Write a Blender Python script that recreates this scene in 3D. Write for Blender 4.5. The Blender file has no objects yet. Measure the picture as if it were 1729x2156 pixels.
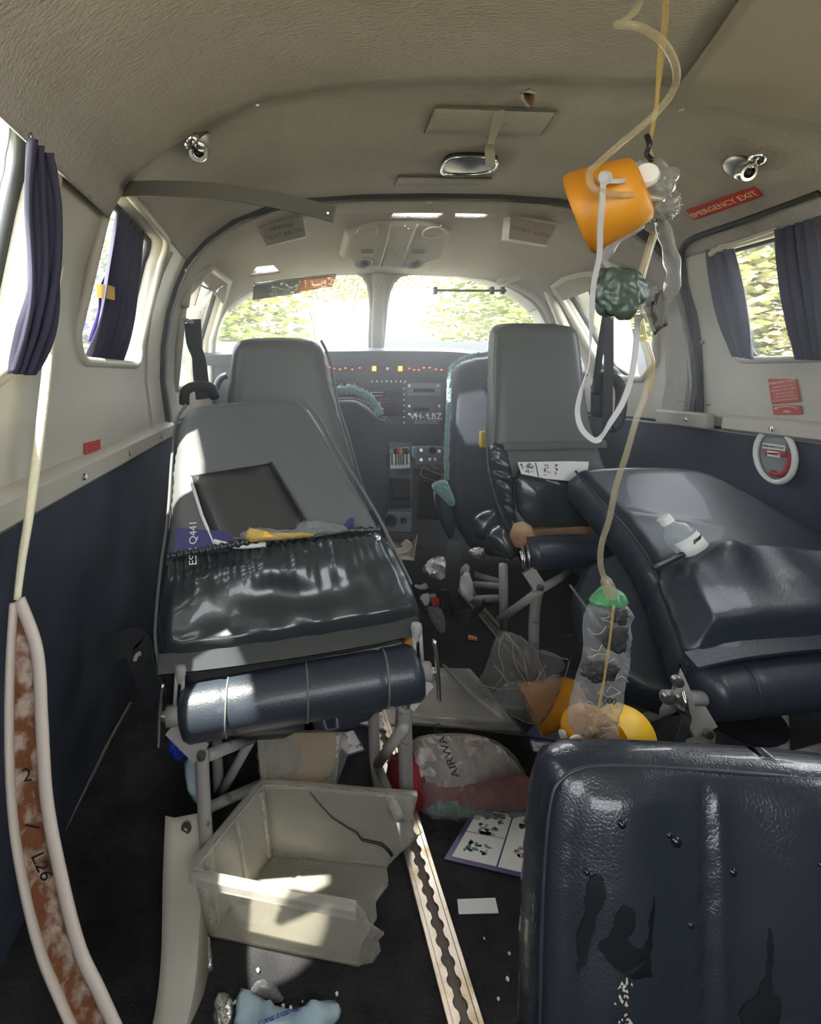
import bpy, bmesh, math, random
import numpy as np
from mathutils import Vector, Matrix, noise
from mathutils.geometry import delaunay_2d_cdt
random.seed(7)
V = Vector
C = bpy.context.scene.collection
sc = bpy.context.scene
# ------------------------------------------------------------ camera, sky, sun, exposure
CZ = 0.845; F = 1100.0; VX, VY = 590.0, 790.0
cam = bpy.data.cameras.new('camera'); co = bpy.data.objects.new('camera', cam); C.objects.link(co)
cam.sensor_fit = 'VERTICAL'; cam.sensor_height = 36; cam.lens = 36*F/2156
cam.shift_x = (864.5-VX)/2156; cam.shift_y = -(1078-VY)/2156
cam.clip_start = 0.02
co.location = (0, 0, CZ); co.rotation_euler = (math.pi/2, 0, 0)
sc.camera = co
w = bpy.data.worlds.new('sky'); sc.world = w; w.use_nodes = True
nt = w.node_tree; nt.nodes.clear()
wo = nt.nodes.new('ShaderNodeOutputWorld'); bg = nt.nodes.new('ShaderNodeBackground')
sky = nt.nodes.new('ShaderNodeTexSky'); sky.sky_type = 'NISHITA'; sky.sun_disc = False
sky.sun_elevation = math.radians(50); sky.sun_rotation = math.radians(20); sky.dust_density = 3.0
mixw = nt.nodes.new('ShaderNodeMixRGB'); mixw.inputs[0].default_value = .6; mixw.inputs[2].default_value = (8.0, 7.9, 7.5, 1)
nt.links.new(sky.outputs[0], mixw.inputs[1]); nt.links.new(mixw.outputs[0], bg.inputs[0])
bg.inputs[1].default_value = .55
nt.links.new(bg.outputs[0], wo.inputs[0])
sun = bpy.data.lights.new('sun', 'SUN'); sun.energy = 10; sun.angle = math.radians(.6); sun.color = (1, .93, .8)
so = bpy.data.objects.new('sun', sun); C.objects.link(so)
so.rotation_euler = V((.31, .2, -.85)).to_track_quat('-Z', 'Y').to_euler()
sc.view_settings.view_transform = 'Standard'; sc.view_settings.look = 'None'; sc.view_settings.gamma = 1
sc.view_settings.exposure = 1.5
GLARE_HAZE = .17
sc.cycles.max_bounces = 14; sc.cycles.diffuse_bounces = 8; sc.cycles.transparent_max_bounces = 24
sc.cycles.use_denoising = True; sc.cycles.sample_clamp_indirect = 6
sc.cycles.caustics_reflective = False; sc.cycles.caustics_refractive = False

# ------------------------------------------------------------ placement helpers
def P(px, py, Y): return V(((px-VX)/F*Y, Y, CZ+(VY-py)/F*Y))
def PX(px, py, x):
    Y = F*x/(px-VX); return P(px, py, Y)
def PZ(px, py, z=0.0):
    Y = F*(CZ-z)/(py-VY); return P(px, py, Y)
def onplane(px, py, O, N):
    d = V(((px-VX)/F, 1, (VY-py)/F)); o = V((0, 0, CZ)); t = (O-o).dot(N)/d.dot(N); return o+d*t
def lerp(a, b, t): return a+(b-a)*t
def sm(x): x = max(0, min(1, x)); return x*x*(3-2*x)
# ------------------------------------------------------------ materials
M = {}
def mat(name, col, rough=.6, metal=0, spec=.5, alpha=1, emis=None, es=0, trans=0, coat=0, sheen=0):
    m = bpy.data.materials.new(name); m.use_nodes = True
    b = m.node_tree.nodes['Principled BSDF']; I = b.inputs
    I['Base Color'].default_value = (*col, 1); I['Roughness'].default_value = rough; I['Metallic'].default_value = metal
    I['Specular IOR Level'].default_value = spec; I['Alpha'].default_value = alpha
    I['Transmission Weight'].default_value = trans; I['Coat Weight'].default_value = coat
    I['Sheen Weight'].default_value = sheen
    if emis: I['Emission Color'].default_value = (*emis, 1); I['Emission Strength'].default_value = es
    M[name] = m; return m
def tex(m, kind='noise', scale=60, strength=.3, dist=.002, stretch=(1, 1, 1), col2=None, cscale=5, clo=.4, chi=.65, detail=4):
    t = m.node_tree; b = t.nodes['Principled BSDF']; N = t.nodes.new; L = t.links.new
    tc = N('ShaderNodeTexCoord'); mp = N('ShaderNodeMapping'); mp.inputs['Scale'].default_value = stretch
    L(tc.outputs['Object'], mp.inputs['Vector'])
    if strength:
        if kind == 'voronoi':
            n = N('ShaderNodeTexVoronoi'); n.feature = 'DISTANCE_TO_EDGE'; n.inputs['Scale'].default_value = scale; out = n.outputs['Distance']
            mn = N('ShaderNodeMath'); mn.operation = 'MINIMUM'; mn.inputs[1].default_value = .25; L(out, mn.inputs[0]); out = mn.outputs[0]
        else:
            n = N('ShaderNodeTexNoise'); n.inputs['Scale'].default_value = scale; n.inputs['Detail'].default_value = detail; out = n.outputs['Fac']
        L(mp.outputs[0], n.inputs['Vector'])
        bp = N('ShaderNodeBump'); bp.inputs['Strength'].default_value = strength; bp.inputs['Distance'].default_value = dist
        L(out, bp.inputs['Height']); L(bp.outputs[0], b.inputs['Normal'])
    if col2:
        n2 = N('ShaderNodeTexNoise'); n2.inputs['Scale'].default_value = cscale; n2.inputs['Detail'].default_value = 6
        L(mp.outputs[0], n2.inputs['Vector'])
        cr_ = N('ShaderNodeValToRGB'); cr_.color_ramp.elements[0].position = clo; cr_.color_ramp.elements[1].position = chi
        cr_.color_ramp.elements[0].color = b.inputs['Base Color'].default_value; cr_.color_ramp.elements[1].color = (*col2, 1)
        L(n2.outputs['Fac'], cr_.inputs[0]); L(cr_.outputs[0], b.inputs['Base Color'])
    return m
tex(mat('headliner', (.40, .365, .335), .8), 'noise', 110, .8, .006, (1, 2.2, 1.4), (.33, .295, .265), 2.2, .35, .7, 6)
tex(mat('headliner_smooth', (.32, .28, .24), .7), 'noise', 40, .1, .002)
tex(mat('cream', (.47, .44, .375), .5), 'noise', 160, .25, .001, col2=(.40, .37, .31), cscale=4)
tex(mat('cream_dark', (.38, .355, .31), .5), 'noise', 160, .25, .001)
tex(mat('blue_panel', (.034, .042, .060), .6), 'noise', 80, .3, .002, col2=(.052, .064, .088), cscale=6)
tex(mat('carpet', (.020, .020, .023), .95, spec=.2), 'noise', 260, .9, .003, col2=(.035, .034, .034), cscale=12)
tex(mat('leather', (.026, .033, .045), .40, coat=.1), 'voronoi', 170, .35, .0012)
tex(mat('leather_light', (.145, .15, .145), .45), 'noise', 240, .2, .001, col2=(.12, .13, .132), cscale=4)
tex(mat('leather_grey', (.115, .122, .118), .42), 'noise', 240, .2, .001)
tex(mat('leather_pocket', (.034, .041, .044), .27, coat=.25), 'noise', 300, .18, .001)
tex(mat('leather_wet', (.022, .027, .038), .27, coat=.35), 'voronoi', 230, .4, .0013)
mat('water_stain', (.009, .011, .015), .16, coat=.5)
tex(mat('curtain', (.050, .047, .085), .9), 'noise', 200, .2, .001, col2=(.035, .035, .062), cscale=10)
tex(mat('curtain_purple', (.16, .12, .42), .85), 'noise', 200, .2, .001)
mat('gold', (.62, .40, .10), .6)
tex(mat('frame_paint', (.32, .305, .285), .45), 'noise', 40, .1, .001, col2=(.12, .09, .07), cscale=45, clo=.6, chi=.72)
mat('chrome', (.75, .75, .75), .18, 1)
mat('steel', (.42, .41, .40), .35, 1)
tex(mat('track_metal', (.62, .58, .50), .3, 1), 'noise', 90, .2, .001, col2=(.35, .26, .12), cscale=30, clo=.5, chi=.75)
tex(mat('dust', (.16, .13, .11), .95), 'noise', 300, .6, .002)
mat('black', (.012, .012, .014), .45)
mat('black_rubber', (.02, .02, .022), .7)
tex(mat('webbing', (.022, .024, .026), .8), 'noise', 400, .4, .001)
mat('red', (.42, .035, .03), .5); mat('red_bright', (.75, .03, .03), .4)
mat('letter_cream', (.80, .68, .42), .5); mat('letter_grey', (.16, .16, .15), .6); mat('letter_red', (.55, .09, .07), .5)
mat('letter_white', (.8, .8, .8), .5); mat('letter_black', (.02, .02, .02), .5)
mat('white', (.75, .74, .72), .5); mat('strap_white', (.45, .44, .45), .8)
mat('paper', (.78, .77, .74), .7); mat('navy_card', (.05, .045, .16), .35); mat('figure_green', (.10, .22, .14), .6); mat('figure_tan', (.55, .33, .18), .6)
mat('figure_grey', (.35, .35, .36), .6); mat('figure_yellow', (.7, .5, .08), .6)
tex(mat('yellow_cup', (.66, .28, .015), .45), 'noise', 20, .05, .002, col2=(.56, .20, .012), cscale=10)
mat('yellow_bright', (.92, .55, .02), .45)
mat('green_plastic', (.10, .32, .14), .3, alpha=.8); mat('green_dark', (.05, .075, .055), .35)
def plastic(name, tint, rough, a, g=.12):
    m = bpy.data.materials.new(name); m.use_nodes = True; t = m.node_tree; t.nodes.clear(); N = t.nodes.new; L = t.links.new
    out = N('ShaderNodeOutputMaterial'); tr = N('ShaderNodeBsdfTransparent'); tr.inputs[0].default_value = (*[lerp(1, c, .3) for c in tint], 1)
    pr = N('ShaderNodeBsdfPrincipled'); pr.inputs['Base Color'].default_value = (*tint, 1); pr.inputs['Roughness'].default_value = rough
    pr.inputs['Coat Weight'].default_value = 1; pr.inputs['Coat Roughness'].default_value = rough*.5
    fr0 = N('ShaderNodeLayerWeight'); fr0.inputs[0].default_value = .5; fr = N('ShaderNodeMath'); fr.operation = 'POWER'; fr.inputs[1].default_value = 3.5; L(fr0.outputs['Facing'], fr.inputs[0])
    ad = N('ShaderNodeMath'); ad.operation = 'ADD'; ad.use_clamp = True; ad.inputs[1].default_value = a
    L(fr.outputs[0], ad.inputs[0])
    mx = N('ShaderNodeMixShader'); L(ad.outputs[0], mx.inputs[0]); L(tr.outputs[0], mx.inputs[1]); L(pr.outputs[0], mx.inputs[2]); L(mx.outputs[0], out.inputs[0])
    nz = N('ShaderNodeTexNoise'); nz.inputs['Scale'].default_value = 35; bp = N('ShaderNodeBump'); bp.inputs['Strength'].default_value = g; bp.inputs['Distance'].default_value = .02
    tc = N('ShaderNodeTexCoord'); L(tc.outputs['Object'], nz.inputs['Vector']); L(nz.outputs['Fac'], bp.inputs['Height']); L(bp.outputs[0], pr.inputs['Normal'])
    M[name] = m; return m
plastic('tub_plastic', (.70, .67, .58), .3, .22)
plastic('lid_plastic', (.66, .64, .58), .3, .30)
plastic('film', (.5, .5, .5), .08, .10, .8)
plastic('film_cloudy', (.50, .50, .49), .10, .22, .8)
plastic('tube_clear', (.66, .58, .40), .12, .22, 0)
plastic('tube_amber', (.70, .52, .20), .12, .3, 0)
plastic('glass', (.8, .88, .92), .03, .015, 0)
plastic('amber_visor', (.95, .38, .02), .1, .7, 0)
plastic('smoke_visor', (.10, .11, .12), .1, .7, 0)
plastic('bottle_plastic', (.80, .85, .88), .08, .18, .2)
tex(mat('fleece', (.22, .42, .42), 1, sheen=1), 'noise', 150, 1, .01)
tex(mat('wood_raw', (.28, .15, .08), .8), 'noise', 60, .4, .003, col2=(.45, .30, .17), cscale=20)
tex(mat('foam_orange', (.50, .26, .07), .9), 'noise', 90, .6, .004)
tex(mat('rust_fibre', (.20, .075, .03), .95), 'noise', 70, 1, .008, (1, 1, 1), (.50, .40, .32), 48, .45, .62)
tex(mat('strip_edge', (.66, .57, .49), .7), 'noise', 200, .3, .001)
tex(mat('strap_cord', (.86, .80, .58), .7), 'noise', 300, .6, .002)
mat('grey_strip', (.10, .095, .085), .6); mat('seal', (.022, .024, .024), .6); mat('soot', (.03, .03, .03), .6)
mat('panel_dark', (.05, .055, .065), .5); mat('panel_mid', (.09, .10, .115), .45); mat('panel_grey', (.20, .22, .24), .5)
mat('screen', (.01, .012, .015), .15)
mat('lamp_orange', (.6, .1, .02), .4, emis=(1, .16, .03), es=2.2); mat('lamp_red', (.5, .05, .02), .4, emis=(1, .10, .03), es=1.1)
tex(mat('cloth_white', (.66, .63, .60), .85), 'noise', 60, .4, .004, col2=(.50, .43, .38), cscale=14)
tex(mat('cloth_red', (.30, .03, .035), .85), 'noise', 60, .4, .004, col2=(.18, .015, .02), cscale=18)
tex(mat('cloth_green', (.10, .18, .12), .85), 'noise', 60, .4, .004, col2=(.12, .28, .24), cscale=10)
tex(mat('blue_wrap', (.42, .55, .60), .4), 'noise', 40, .3, .004, col2=(.30, .44, .52), cscale=14)
tex(mat('foil', (.62, .62, .60), .25, .8), 'noise', 60, 1, .01)
mat('blue_deep', (.02, .04, .30), .4); mat('orange_plug', (.80, .28, .10), .7)
tex(mat('notebook_cover', (.055, .052, .052), .35), 'noise', 30, .1, .002)
mat('stone_white', (.7, .7, .66), .5)
tex(mat('leaves', (.15, .19, .035), .6), 'noise', 3, 0, 0, col2=(.32, .30, .10), cscale=2.5)
tex(mat('leaves_dry', (.28, .25, .13), .7), 'noise', 3, 0, 0, col2=(.17, .19, .05), cscale=3)
tex(mat('bark', (.25, .2, .15), .9), 'noise', 30, .6, .01)
tex(mat('soil', (.52, .46, .34), .95), 'noise', 5, .5, .02, col2=(.34, .36, .16), cscale=.8)
mat('paint_white', (.75, .75, .74), .3)
# ------------------------------------------------------------ objects
def link(name, me, m, parent=None, smooth=True):
    o = bpy.data.objects.new(name, me); C.objects.link(o)
    if m: me.materials.append(M[m] if isinstance(m, str) else m)
    if smooth and len(me.polygons): me.polygons.foreach_set('use_smooth', [True]*len(me.polygons))
    if parent:
        o.parent = parent
        base = V((0, 0, 0)); q = parent
        while q: base += q.location; q = q.parent
        o.location = -base
    return o
def mesh(name, vs, fs, m, parent=None, smooth=True, solid=0, bevel=0, sub=0, off=0, sharp=None):
    me = bpy.data.meshes.new(name); me.from_pydata([tuple(v) for v in vs], [], fs); me.update()
    bm = bmesh.new(); bm.from_mesh(me); bmesh.ops.recalc_face_normals(bm, faces=bm.faces); bm.to_mesh(me); bm.free()
    o = link(name, me, m, parent, smooth)
    if solid: q = o.modifiers.new('s', 'SOLIDIFY'); q.thickness = solid; q.offset = off
    if bevel: q = o.modifiers.new('b', 'BEVEL'); q.width = bevel; q.segments = 3; q.limit_method = 'ANGLE'
    if sub: q = o.modifiers.new('u', 'SUBSURF'); q.levels = sub; q.render_levels = sub
    if sharp is not None:
        try: me.set_sharp_from_angle(angle=math.radians(sharp))
        except Exception: pass
    return o
def thing(name, label, cat, loc, group=None):
    o = bpy.data.objects.new(name, None); C.objects.link(o); o.location = loc; o.empty_display_size = .02
    return tag(o, label, cat, group)
def tag(o, label, cat, group=None, kind=None):
    o['label'] = label; o['category'] = cat
    if group: o['group'] = group
    if kind: o['kind'] = kind
    return o
def struct(o): o['kind'] = 'structure'; return o
class MB:
    def __init__(s): s.v = []; s.f = []
    def add(s, v, f): b = len(s.v); s.v += [V(q) for q in v]; s.f += [tuple(b+i for i in q) for q in f]; return s
    def build(s, name, m, parent=None, **k): return mesh(name, s.v, s.f, m, parent, **k)
def basis(d, up=V((0, 0, 1))):
    d = d.normalized()
    if abs(d.dot(up)) > .98: up = V((0, 1, 0))
    x = d.cross(up).normalized(); return x, x.cross(d).normalized()
def spline(pts, n=8):
    pts = [V(p) for p in pts]
    if len(pts) < 3 or n <= 1: return pts
    out = []
    for i in range(len(pts)-1):
        a = pts[max(i-1, 0)]; b = pts[i]; c = pts[i+1]; d = pts[min(i+2, len(pts)-1)]
        for k in range(n):
            t = k/n; out.append(.5*((2*b)+(c-a)*t+(2*a-5*b+4*c-d)*t*t+(3*b-a-3*c+d)*t**3))
    return out+[pts[-1]]
def tube_g(pts, r, seg=10, closed=False, r2=None, up=None, n=6):
    ps = spline(pts, n) if not closed else pts
    vs = []; fs = []; L = len(ps); px_ = None
    for i, p in enumerate(ps):
        if closed: d = ps[(i+1) % L]-ps[i-1]
        else: d = ps[min(i+1, L-1)]-ps[max(i-1, 0)]
        if d.length < 1e-9: d = V((0, 0, 1))
        d.normalize()
        if up is not None: x = d.cross(up); x = x.normalized() if x.length > 1e-6 else basis(d)[0]
        elif px_ is None: x = basis(d)[0]
        else: x = (px_-d*px_.dot(d)); x = x.normalized() if x.length > 1e-6 else basis(d)[0]
        px_ = x; y = d.cross(x)
        rr = r(i/(L-1)) if callable(r) else r; ry = rr if r2 is None else (r2(i/(L-1)) if callable(r2) else r2)
        for k in range(seg):
            a = 2*math.pi*k/seg; vs.append(p+x*rr*math.cos(a)+y*ry*math.sin(a))
    for i in range(L if closed else L-1):
        j = (i+1) % L
        for k in range(seg):
            k2 = (k+1) % seg; fs.append((i*seg+k, i*seg+k2, j*seg+k2, j*seg+k))
    if not closed: fs += [tuple(range(seg)), tuple(range((L-1)*seg, L*seg))]
    return vs, fs
def tube(name, pts, r, m, parent=None, **k): v, f = tube_g([V(p) for p in pts], r, **k); return mesh(name, v, f, m, parent)
def band(name, pts, wdir, wd, th, m, parent=None, n=6):
    """flat strap: width along wdir (vector or list of vectors), real thickness"""
    ps = spline(pts, n); L = len(ps); vs = []; fs = []
    ws = spline(wdir, n) if isinstance(wdir, list) else [V(wdir)]*L
    for i, p in enumerate(ps):
        d = (ps[min(i+1, L-1)]-ps[max(i-1, 0)]).normalized(); x = ws[i]-d*ws[i].dot(d); x.normalize(); y = d.cross(x)
        wdt = wd(i/(L-1)) if callable(wd) else wd
        for a, b in ((-1, -1), (1, -1), (1, 1), (-1, 1)): vs.append(p+x*a*wdt/2+y*b*th/2)
    for i in range(L-1):
        for k in range(4): fs.append((i*4+k, i*4+(k+1) % 4, i*4+4+(k+1) % 4, i*4+4+k))
    fs += [(0, 1, 2, 3), (L*4-4, L*4-3, L*4-2, L*4-1)]
    return mesh(name, vs, fs, m, parent, sharp=40)
def box_g(c, s, R=None):
    c = V(c); vs = []
    for i in range(8):
        q = V(((i & 1)-.5, ((i >> 1) & 1)-.5, ((i >> 2) & 1)-.5)); q = V((q.x*s[0], q.y*s[1], q.z*s[2]))
        vs.append(c+(R @ q if R else q))
    return vs, [(0, 1, 3, 2), (4, 6, 7, 5), (0, 4, 5, 1), (2, 3, 7, 6), (0, 2, 6, 4), (1, 5, 7, 3)]
def box(name, c, s, m, parent=None, R=None, bevel=.002): v, f = box_g(c, s, R); return mesh(name, v, f, m, parent, bevel=bevel, sharp=40)
def cyl_g(a, b, r, r2=None, seg=20):
    a = V(a); b = V(b); x, y = basis(b-a); vs = []; r2 = r if r2 is None else r2
    for p, q in ((a, r), (b, r2)):
        for k in range(seg): t = 2*math.pi*k/seg; vs.append(p+x*q*math.cos(t)+y*q*math.sin(t))
    return vs, [(k, (k+1) % seg, seg+(k+1) % seg, seg+k) for k in range(seg)]+[tuple(range(seg)), tuple(range(seg, 2*seg))]
def cyl(name, a, b, r, m, parent=None, r2=None, bevel=0, seg=20): v, f = cyl_g(a, b, r, r2, seg); return mesh(name, v, f, m, parent, bevel=bevel, sharp=40)
def lathe(name, prof, O, ax, m, parent=None, seg=32, squash=1, solid=0):
    O = V(O); ax = V(ax).normalized(); x, y = basis(ax); vs = []; fs = []
    for h, r in prof:
        for k in range(seg): t = 2*math.pi*k/seg; vs.append(O+ax*h+x*r*math.cos(t)+y*r*math.sin(t)*squash)
    for i in range(len(prof)-1):
        for k in range(seg): fs.append((i*seg+k, i*seg+(k+1) % seg, (i+1)*seg+(k+1) % seg, (i+1)*seg+k))
    if prof[0][1] > 0 and not solid: fs.append(tuple(range(seg)))
    if not solid: fs.append(tuple(range((len(prof)-1)*seg, len(prof)*seg)))
    return mesh(name, vs, fs, m, parent, solid=solid, sharp=50)
def inside(poly, x, y):
    c = np.zeros(len(x), bool); n = len(poly)
    for i in range(n):
        x1, y1 = poly[i]; x2, y2 = poly[i-1]
        with np.errstate(divide='ignore', invalid='ignore'):
            c ^= ((y1 > y) != (y2 > y)) & (x < (x2-x1)*(y-y1)/(y2-y1+1e-30)+x1)
    return c
def edged(poly, x, y):
    d = np.full(len(x), 1e9)
    for i in range(len(poly)):
        a = np.array(poly[i-1]); b = np.array(poly[i]); ab = b-a; L = ab@ab+1e-20
        t = np.clip(((x-a[0])*ab[0]+(y-a[1])*ab[1])/L, 0, 1); d = np.minimum(d, np.hypot(x-a[0]-t*ab[0], y-a[1]-t*ab[1]))
    return d
def densify(poly, h):
    out = []
    for i in range(len(poly)):
        a = poly[i]; b = poly[(i+1) % len(poly)]; L = math.hypot(b[0]-a[0], b[1]-a[1]); k = max(1, int(L/h))
        for j in range(k): out.append((a[0]+(b[0]-a[0])*j/k, a[1]+(b[1]-a[1])*j/k))
    return out
def smoothloop(poly, it=1):
    for _ in range(it):
        q = []
        for i in range(len(poly)):
            a = poly[i]; b = poly[(i+1) % len(poly)]
            q += [(.75*a[0]+.25*b[0], .75*a[1]+.25*b[1]), (.25*a[0]+.75*b[0], .25*a[1]+.75*b[1])]
        poly = q
    return poly
def cdt(outline, holes, h):
    outline = densify(outline, h); holes = [densify(q, h) for q in holes]
    pts = []; ed = []
    for lp in [outline]+holes:
        b = len(pts); pts += lp; ed += [(b+i, b+(i+1) % len(lp)) for i in range(len(lp))]
    xs = [p[0] for p in outline]; ys = [p[1] for p in outline]
    gx, gy = np.meshgrid(np.arange(min(xs), max(xs), h), np.arange(min(ys), max(ys), h)); gx = gx.astype(float).copy(); gx[::2] += h/2
    gx = gx.ravel(); gy = gy.ravel(); ok = inside(outline, gx, gy) & (edged(outline, gx, gy) > h*.5)
    for q in holes: ok &= ~inside(q, gx, gy) & (edged(q, gx, gy) > h*.5)
    pts += list(zip(gx[ok].tolist(), gy[ok].tolist()))
    r = delaunay_2d_cdt([V(p) for p in pts], ed, [], 0, 1e-6)
    v = np.array([(p[0], p[1]) for p in r[0]]); f = r[2]
    c = np.array([v[list(q)].mean(0) for q in f]); ok = inside(outline, c[:, 0], c[:, 1])
    for q in holes: ok &= ~inside(q, c[:, 0], c[:, 1])
    f = [tuple(q) for q, k in zip(f, ok) if k]
    e = edged(outline, v[:, 0], v[:, 1])
    return v, f, e
def sheet(name, outline, mapf, m, parent=None, holes=(), h=.02, solid=.004, off=0, **k):
    v, f, e = cdt(outline, list(holes), h)
    return mesh(name, [mapf(a, b) for a, b in v], f, m, parent, solid=solid, off=off, **k)
def frame3(O, N, up=V((0, 0, 1))):
    N = V(N).normalized()
    if abs(N.dot(up)) > .97: up = V((0, 1, 0))
    U = up.cross(N); U.normalize(); W = N.cross(U); return V(O), U, W, N
def cushion(name, pts3, N, T, m, parent=None, r=None, h=.012, puff=0, disp=None, smooth_it=1, up=V((0, 0, 1))):
    """padded slab: outline is a list of 3-D points on a plane of normal N (pointing at the viewer); body extends T behind it"""
    O = sum(pts3, V((0, 0, 0)))/len(pts3); O, U, W, N = frame3(O, N, up); r = r or T/2
    poly = smoothloop([((p-O).dot(U), (p-O).dot(W)) for p in pts3], smooth_it)
    v, f, e = cdt(poly, [], h); vs = []; n = len(v); onb = e < 1e-6
    for s in (0, 1):
        for (a, b), d in zip(v, e):
            q = min(d/r, 1); z = T/2*math.sqrt(max(0, 1-(1-q)**2))
            if s == 0:
                z = z+puff*sm(d/(r*4))+(disp(a, b, d) if disp and d > 1e-6 else 0)
            else: z = -z
            vs.append(O+U*a+W*b+N*(z-T/2))
    fs = [q for q in f]+[tuple(n+i if not onb[i] else i for i in reversed(q)) for q in f]
    return mesh(name, vs, fs, m, parent)
def text(s, O, right, up, size, m, parent, name='lettering', ext=.0003, align='CENTER', bold=0):
    cu = bpy.data.curves.new(name, 'FONT'); cu.body = s; cu.size = size; cu.extrude = ext; cu.align_x = align; cu.align_y = 'CENTER'; cu.offset = bold
    t_ = bpy.data.objects.new(name, cu); C.objects.link(t_); me = bpy.data.meshes.new_from_object(t_)
    bpy.data.objects.remove(t_); bpy.data.curves.remove(cu); me.materials.clear(); me.materials.append(M[m]); me.name = name
    right = V(right).normalized(); N = right.cross(V(up)).normalized(); up = N.cross(right)
    R = Matrix((right, up, N)).transposed().to_4x4(); me.transform(Matrix.Translation(V(O)) @ R)
    return link(name, me, None, parent, False)
def quadmap(q):
    """bilinear map from the unit square onto four 3-D corners (bl, br, tr, tl)"""
    return lambda u, v: (q[0]*(1-u)+q[1]*u)*(1-v)+(q[3]*(1-u)+q[2]*u)*v
def nz(p, s, k=0): return noise.noise(V((p[0]*s+k, p[1]*s, p[2]*s if len(p) > 2 else k)))
def screw(p, N, parent, r=.0045, m='steel', name='screw'):
    N = V(N).normalized(); p = V(p); x, y = basis(N)
    mb = MB(); mb.add(*cyl_g(p, p+N*.003, r, r*.7, 12)); mb.add(*box_g(p+N*.0032, (.0012, r*1.2, .001), Matrix((x, y, N)).transposed()))
    return mb.build(name, m, parent, sharp=40)
# ------------------------------------------------------------ the shell
XC = .455
PROF = [(0, 1.393), (.2, 1.390), (.38, 1.378), (.5, 1.353), (.6, 1.312), (.68, 1.256), (.74, 1.19), (.772, 1.12), (.80, 1.03), (.815, .93), (.818, .83), (.80, .70), (.80, .69), (.83, .35), (.85, 0), (.86, -.03)]
def kY(Y): return sm((Y-1.5)/1.0)*1.0
def hw(z, Y):      # half width of the wall at height z
    k = kY(Y); zz = z+.09*k*sm((z-.95)/.4)
    for (d0, z0), (d1, z1) in zip(PROF[4:], PROF[5:]):
        if zz >= z1: return (d0+(d1-d0)*(z0-zz)/(z0-z1+1e-9))*(1-.075*k)
    return .86
def shellP(t, Y):  # t: signed arc parameter -1..1 over the ceiling, index space on PROF
    s = 1 if t > 0 else -1; a = abs(t); i = min(int(a), len(PROF)-2); q = a-i
    d = PROF[i][0]+(PROF[i+1][0]-PROF[i][0])*q; z = PROF[i][1]+(PROF[i+1][1]-PROF[i][1])*q
    k = kY(Y); return V((XC+s*d*(1-.075*k), Y, z-.09*k*sm((z-.95)/.4)))
def outside(p):
    d = abs(p.x-XC); k = kY(p.y); d /= (1-.075*k); z = p.z+.09*k*sm((p.z-.95)/.4)
    if z > 1.393: return True
    for (d0, z0), (d1, z1) in zip(PROF, PROF[1:]):
        if z1 <= z <= z0: return d > d0+(d1-d0)*(z0-z)/(z0-z1+1e-9)
    return False
def ray(px, py, inset=0.0):
    Y = .2
    while Y < 2.6 and not outside(P(px, py, Y)): Y += .01
    a, b = Y-.01, Y
    for _ in range(18):
        c = (a+b)/2
        if outside(P(px, py, c)): b = c
        else: a = c
    p = P(px, py, a)
    if inset: p = p+(V((XC, a, .8))-p).normalized()*inset
    return p
def nrm(p): return (V((XC, p.y, .75))-p).normalized()
def wallmap(side):
    return lambda Y, z: V((XC+side*hw(z, Y), Y, z))
def rrect(x0, x1, y0, y1, r, n=6):
    out = []
    for cx, cy, a0 in ((x1-r, y1-r, 0), (x0+r, y1-r, 90), (x0+r, y0+r, 180), (x1-r, y0+r, 270)):
        for k in range(n+1): a = math.radians(a0+90*k/n); out.append((cx+r*math.cos(a), cy+r*math.sin(a)))
    return out
Y0 = -.55; YF = 2.40
WL1 = rrect(.47, .735, .835, 1.19, .1); WL2 = rrect(.93, 1.36, .87, 1.19, .05); WL0 = rrect(-.35, .22, .835, 1.19, .1)
WLC = [(1.74, .80), (2.28, .80), (2.28, 1.0), (2.2, 1.16), (2.05, 1.215), (1.80, 1.215), (1.72, 1.1)]
WR1 = rrect(.86, 1.475, .885, 1.19, .05); WR0 = rrect(.1, .6, .885, 1.19, .08)
WRC = smoothloop([(1.76, .83), (1.98, .83), (2.12, 1.0), (2.16, 1.2), (1.98, 1.23), (1.80, 1.2), (1.73, 1.05)], 1)
zc = 1.19
def struct_sheet(name, outline, mp, m, holes=(), h=.03, solid=.02, off=1, parent=None):
    o = sheet(name, outline, mp, m, parent, holes, h, solid, off)
    if not parent: struct(o)
    return o
def wall(side, holes, nm):
    f = wallmap(side)
    # solidify grows outwards: orient by hand
    v, fc, e = cdt([(Y0, .685), (YF, .685), (YF, 1.19), (Y0, 1.19)], holes, .025)
    vs = [f(a, b) for a, b in v]; n = len(vs); vs2 = [V((p.x+side*.03, p.y, p.z)) for p in vs]
    from collections import Counter
    ec = Counter()
    for q in fc:
        for i in range(len(q)): ec[(q[i], q[(i+1) % len(q)])] += 1
    fs = list(fc)+[tuple(n+i for i in reversed(q)) for q in fc]
    for (a, b) in list(ec):
        if (b, a) not in ec: fs.append((b, a, a+n, b+n))
    return struct(mesh(nm, vs+vs2, fs, 'cream', sharp=35))
wall(-1, [WL0, WL1, WL2, WLC], 'wall_left')
wall(1, [WR0, WR1, WRC], 'wall_right')
def lower(side, nm):
    f = wallmap(side); v, fc, e = cdt([(Y0, -.01), (YF, -.01), (YF, .70), (Y0, .70)], [], .06)
    vs = [f(a, b) for a, b in v]; n = len(vs); vs2 = [V((p.x+side*.02, p.y, p.z)) for p in vs]
    return struct(mesh(nm, vs+vs2, list(fc)+[tuple(n+i for i in reversed(q)) for q in fc], 'blue_panel'))
lower(-1, 'baseboard_left'); lower(1, 'baseboard_right')
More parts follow.
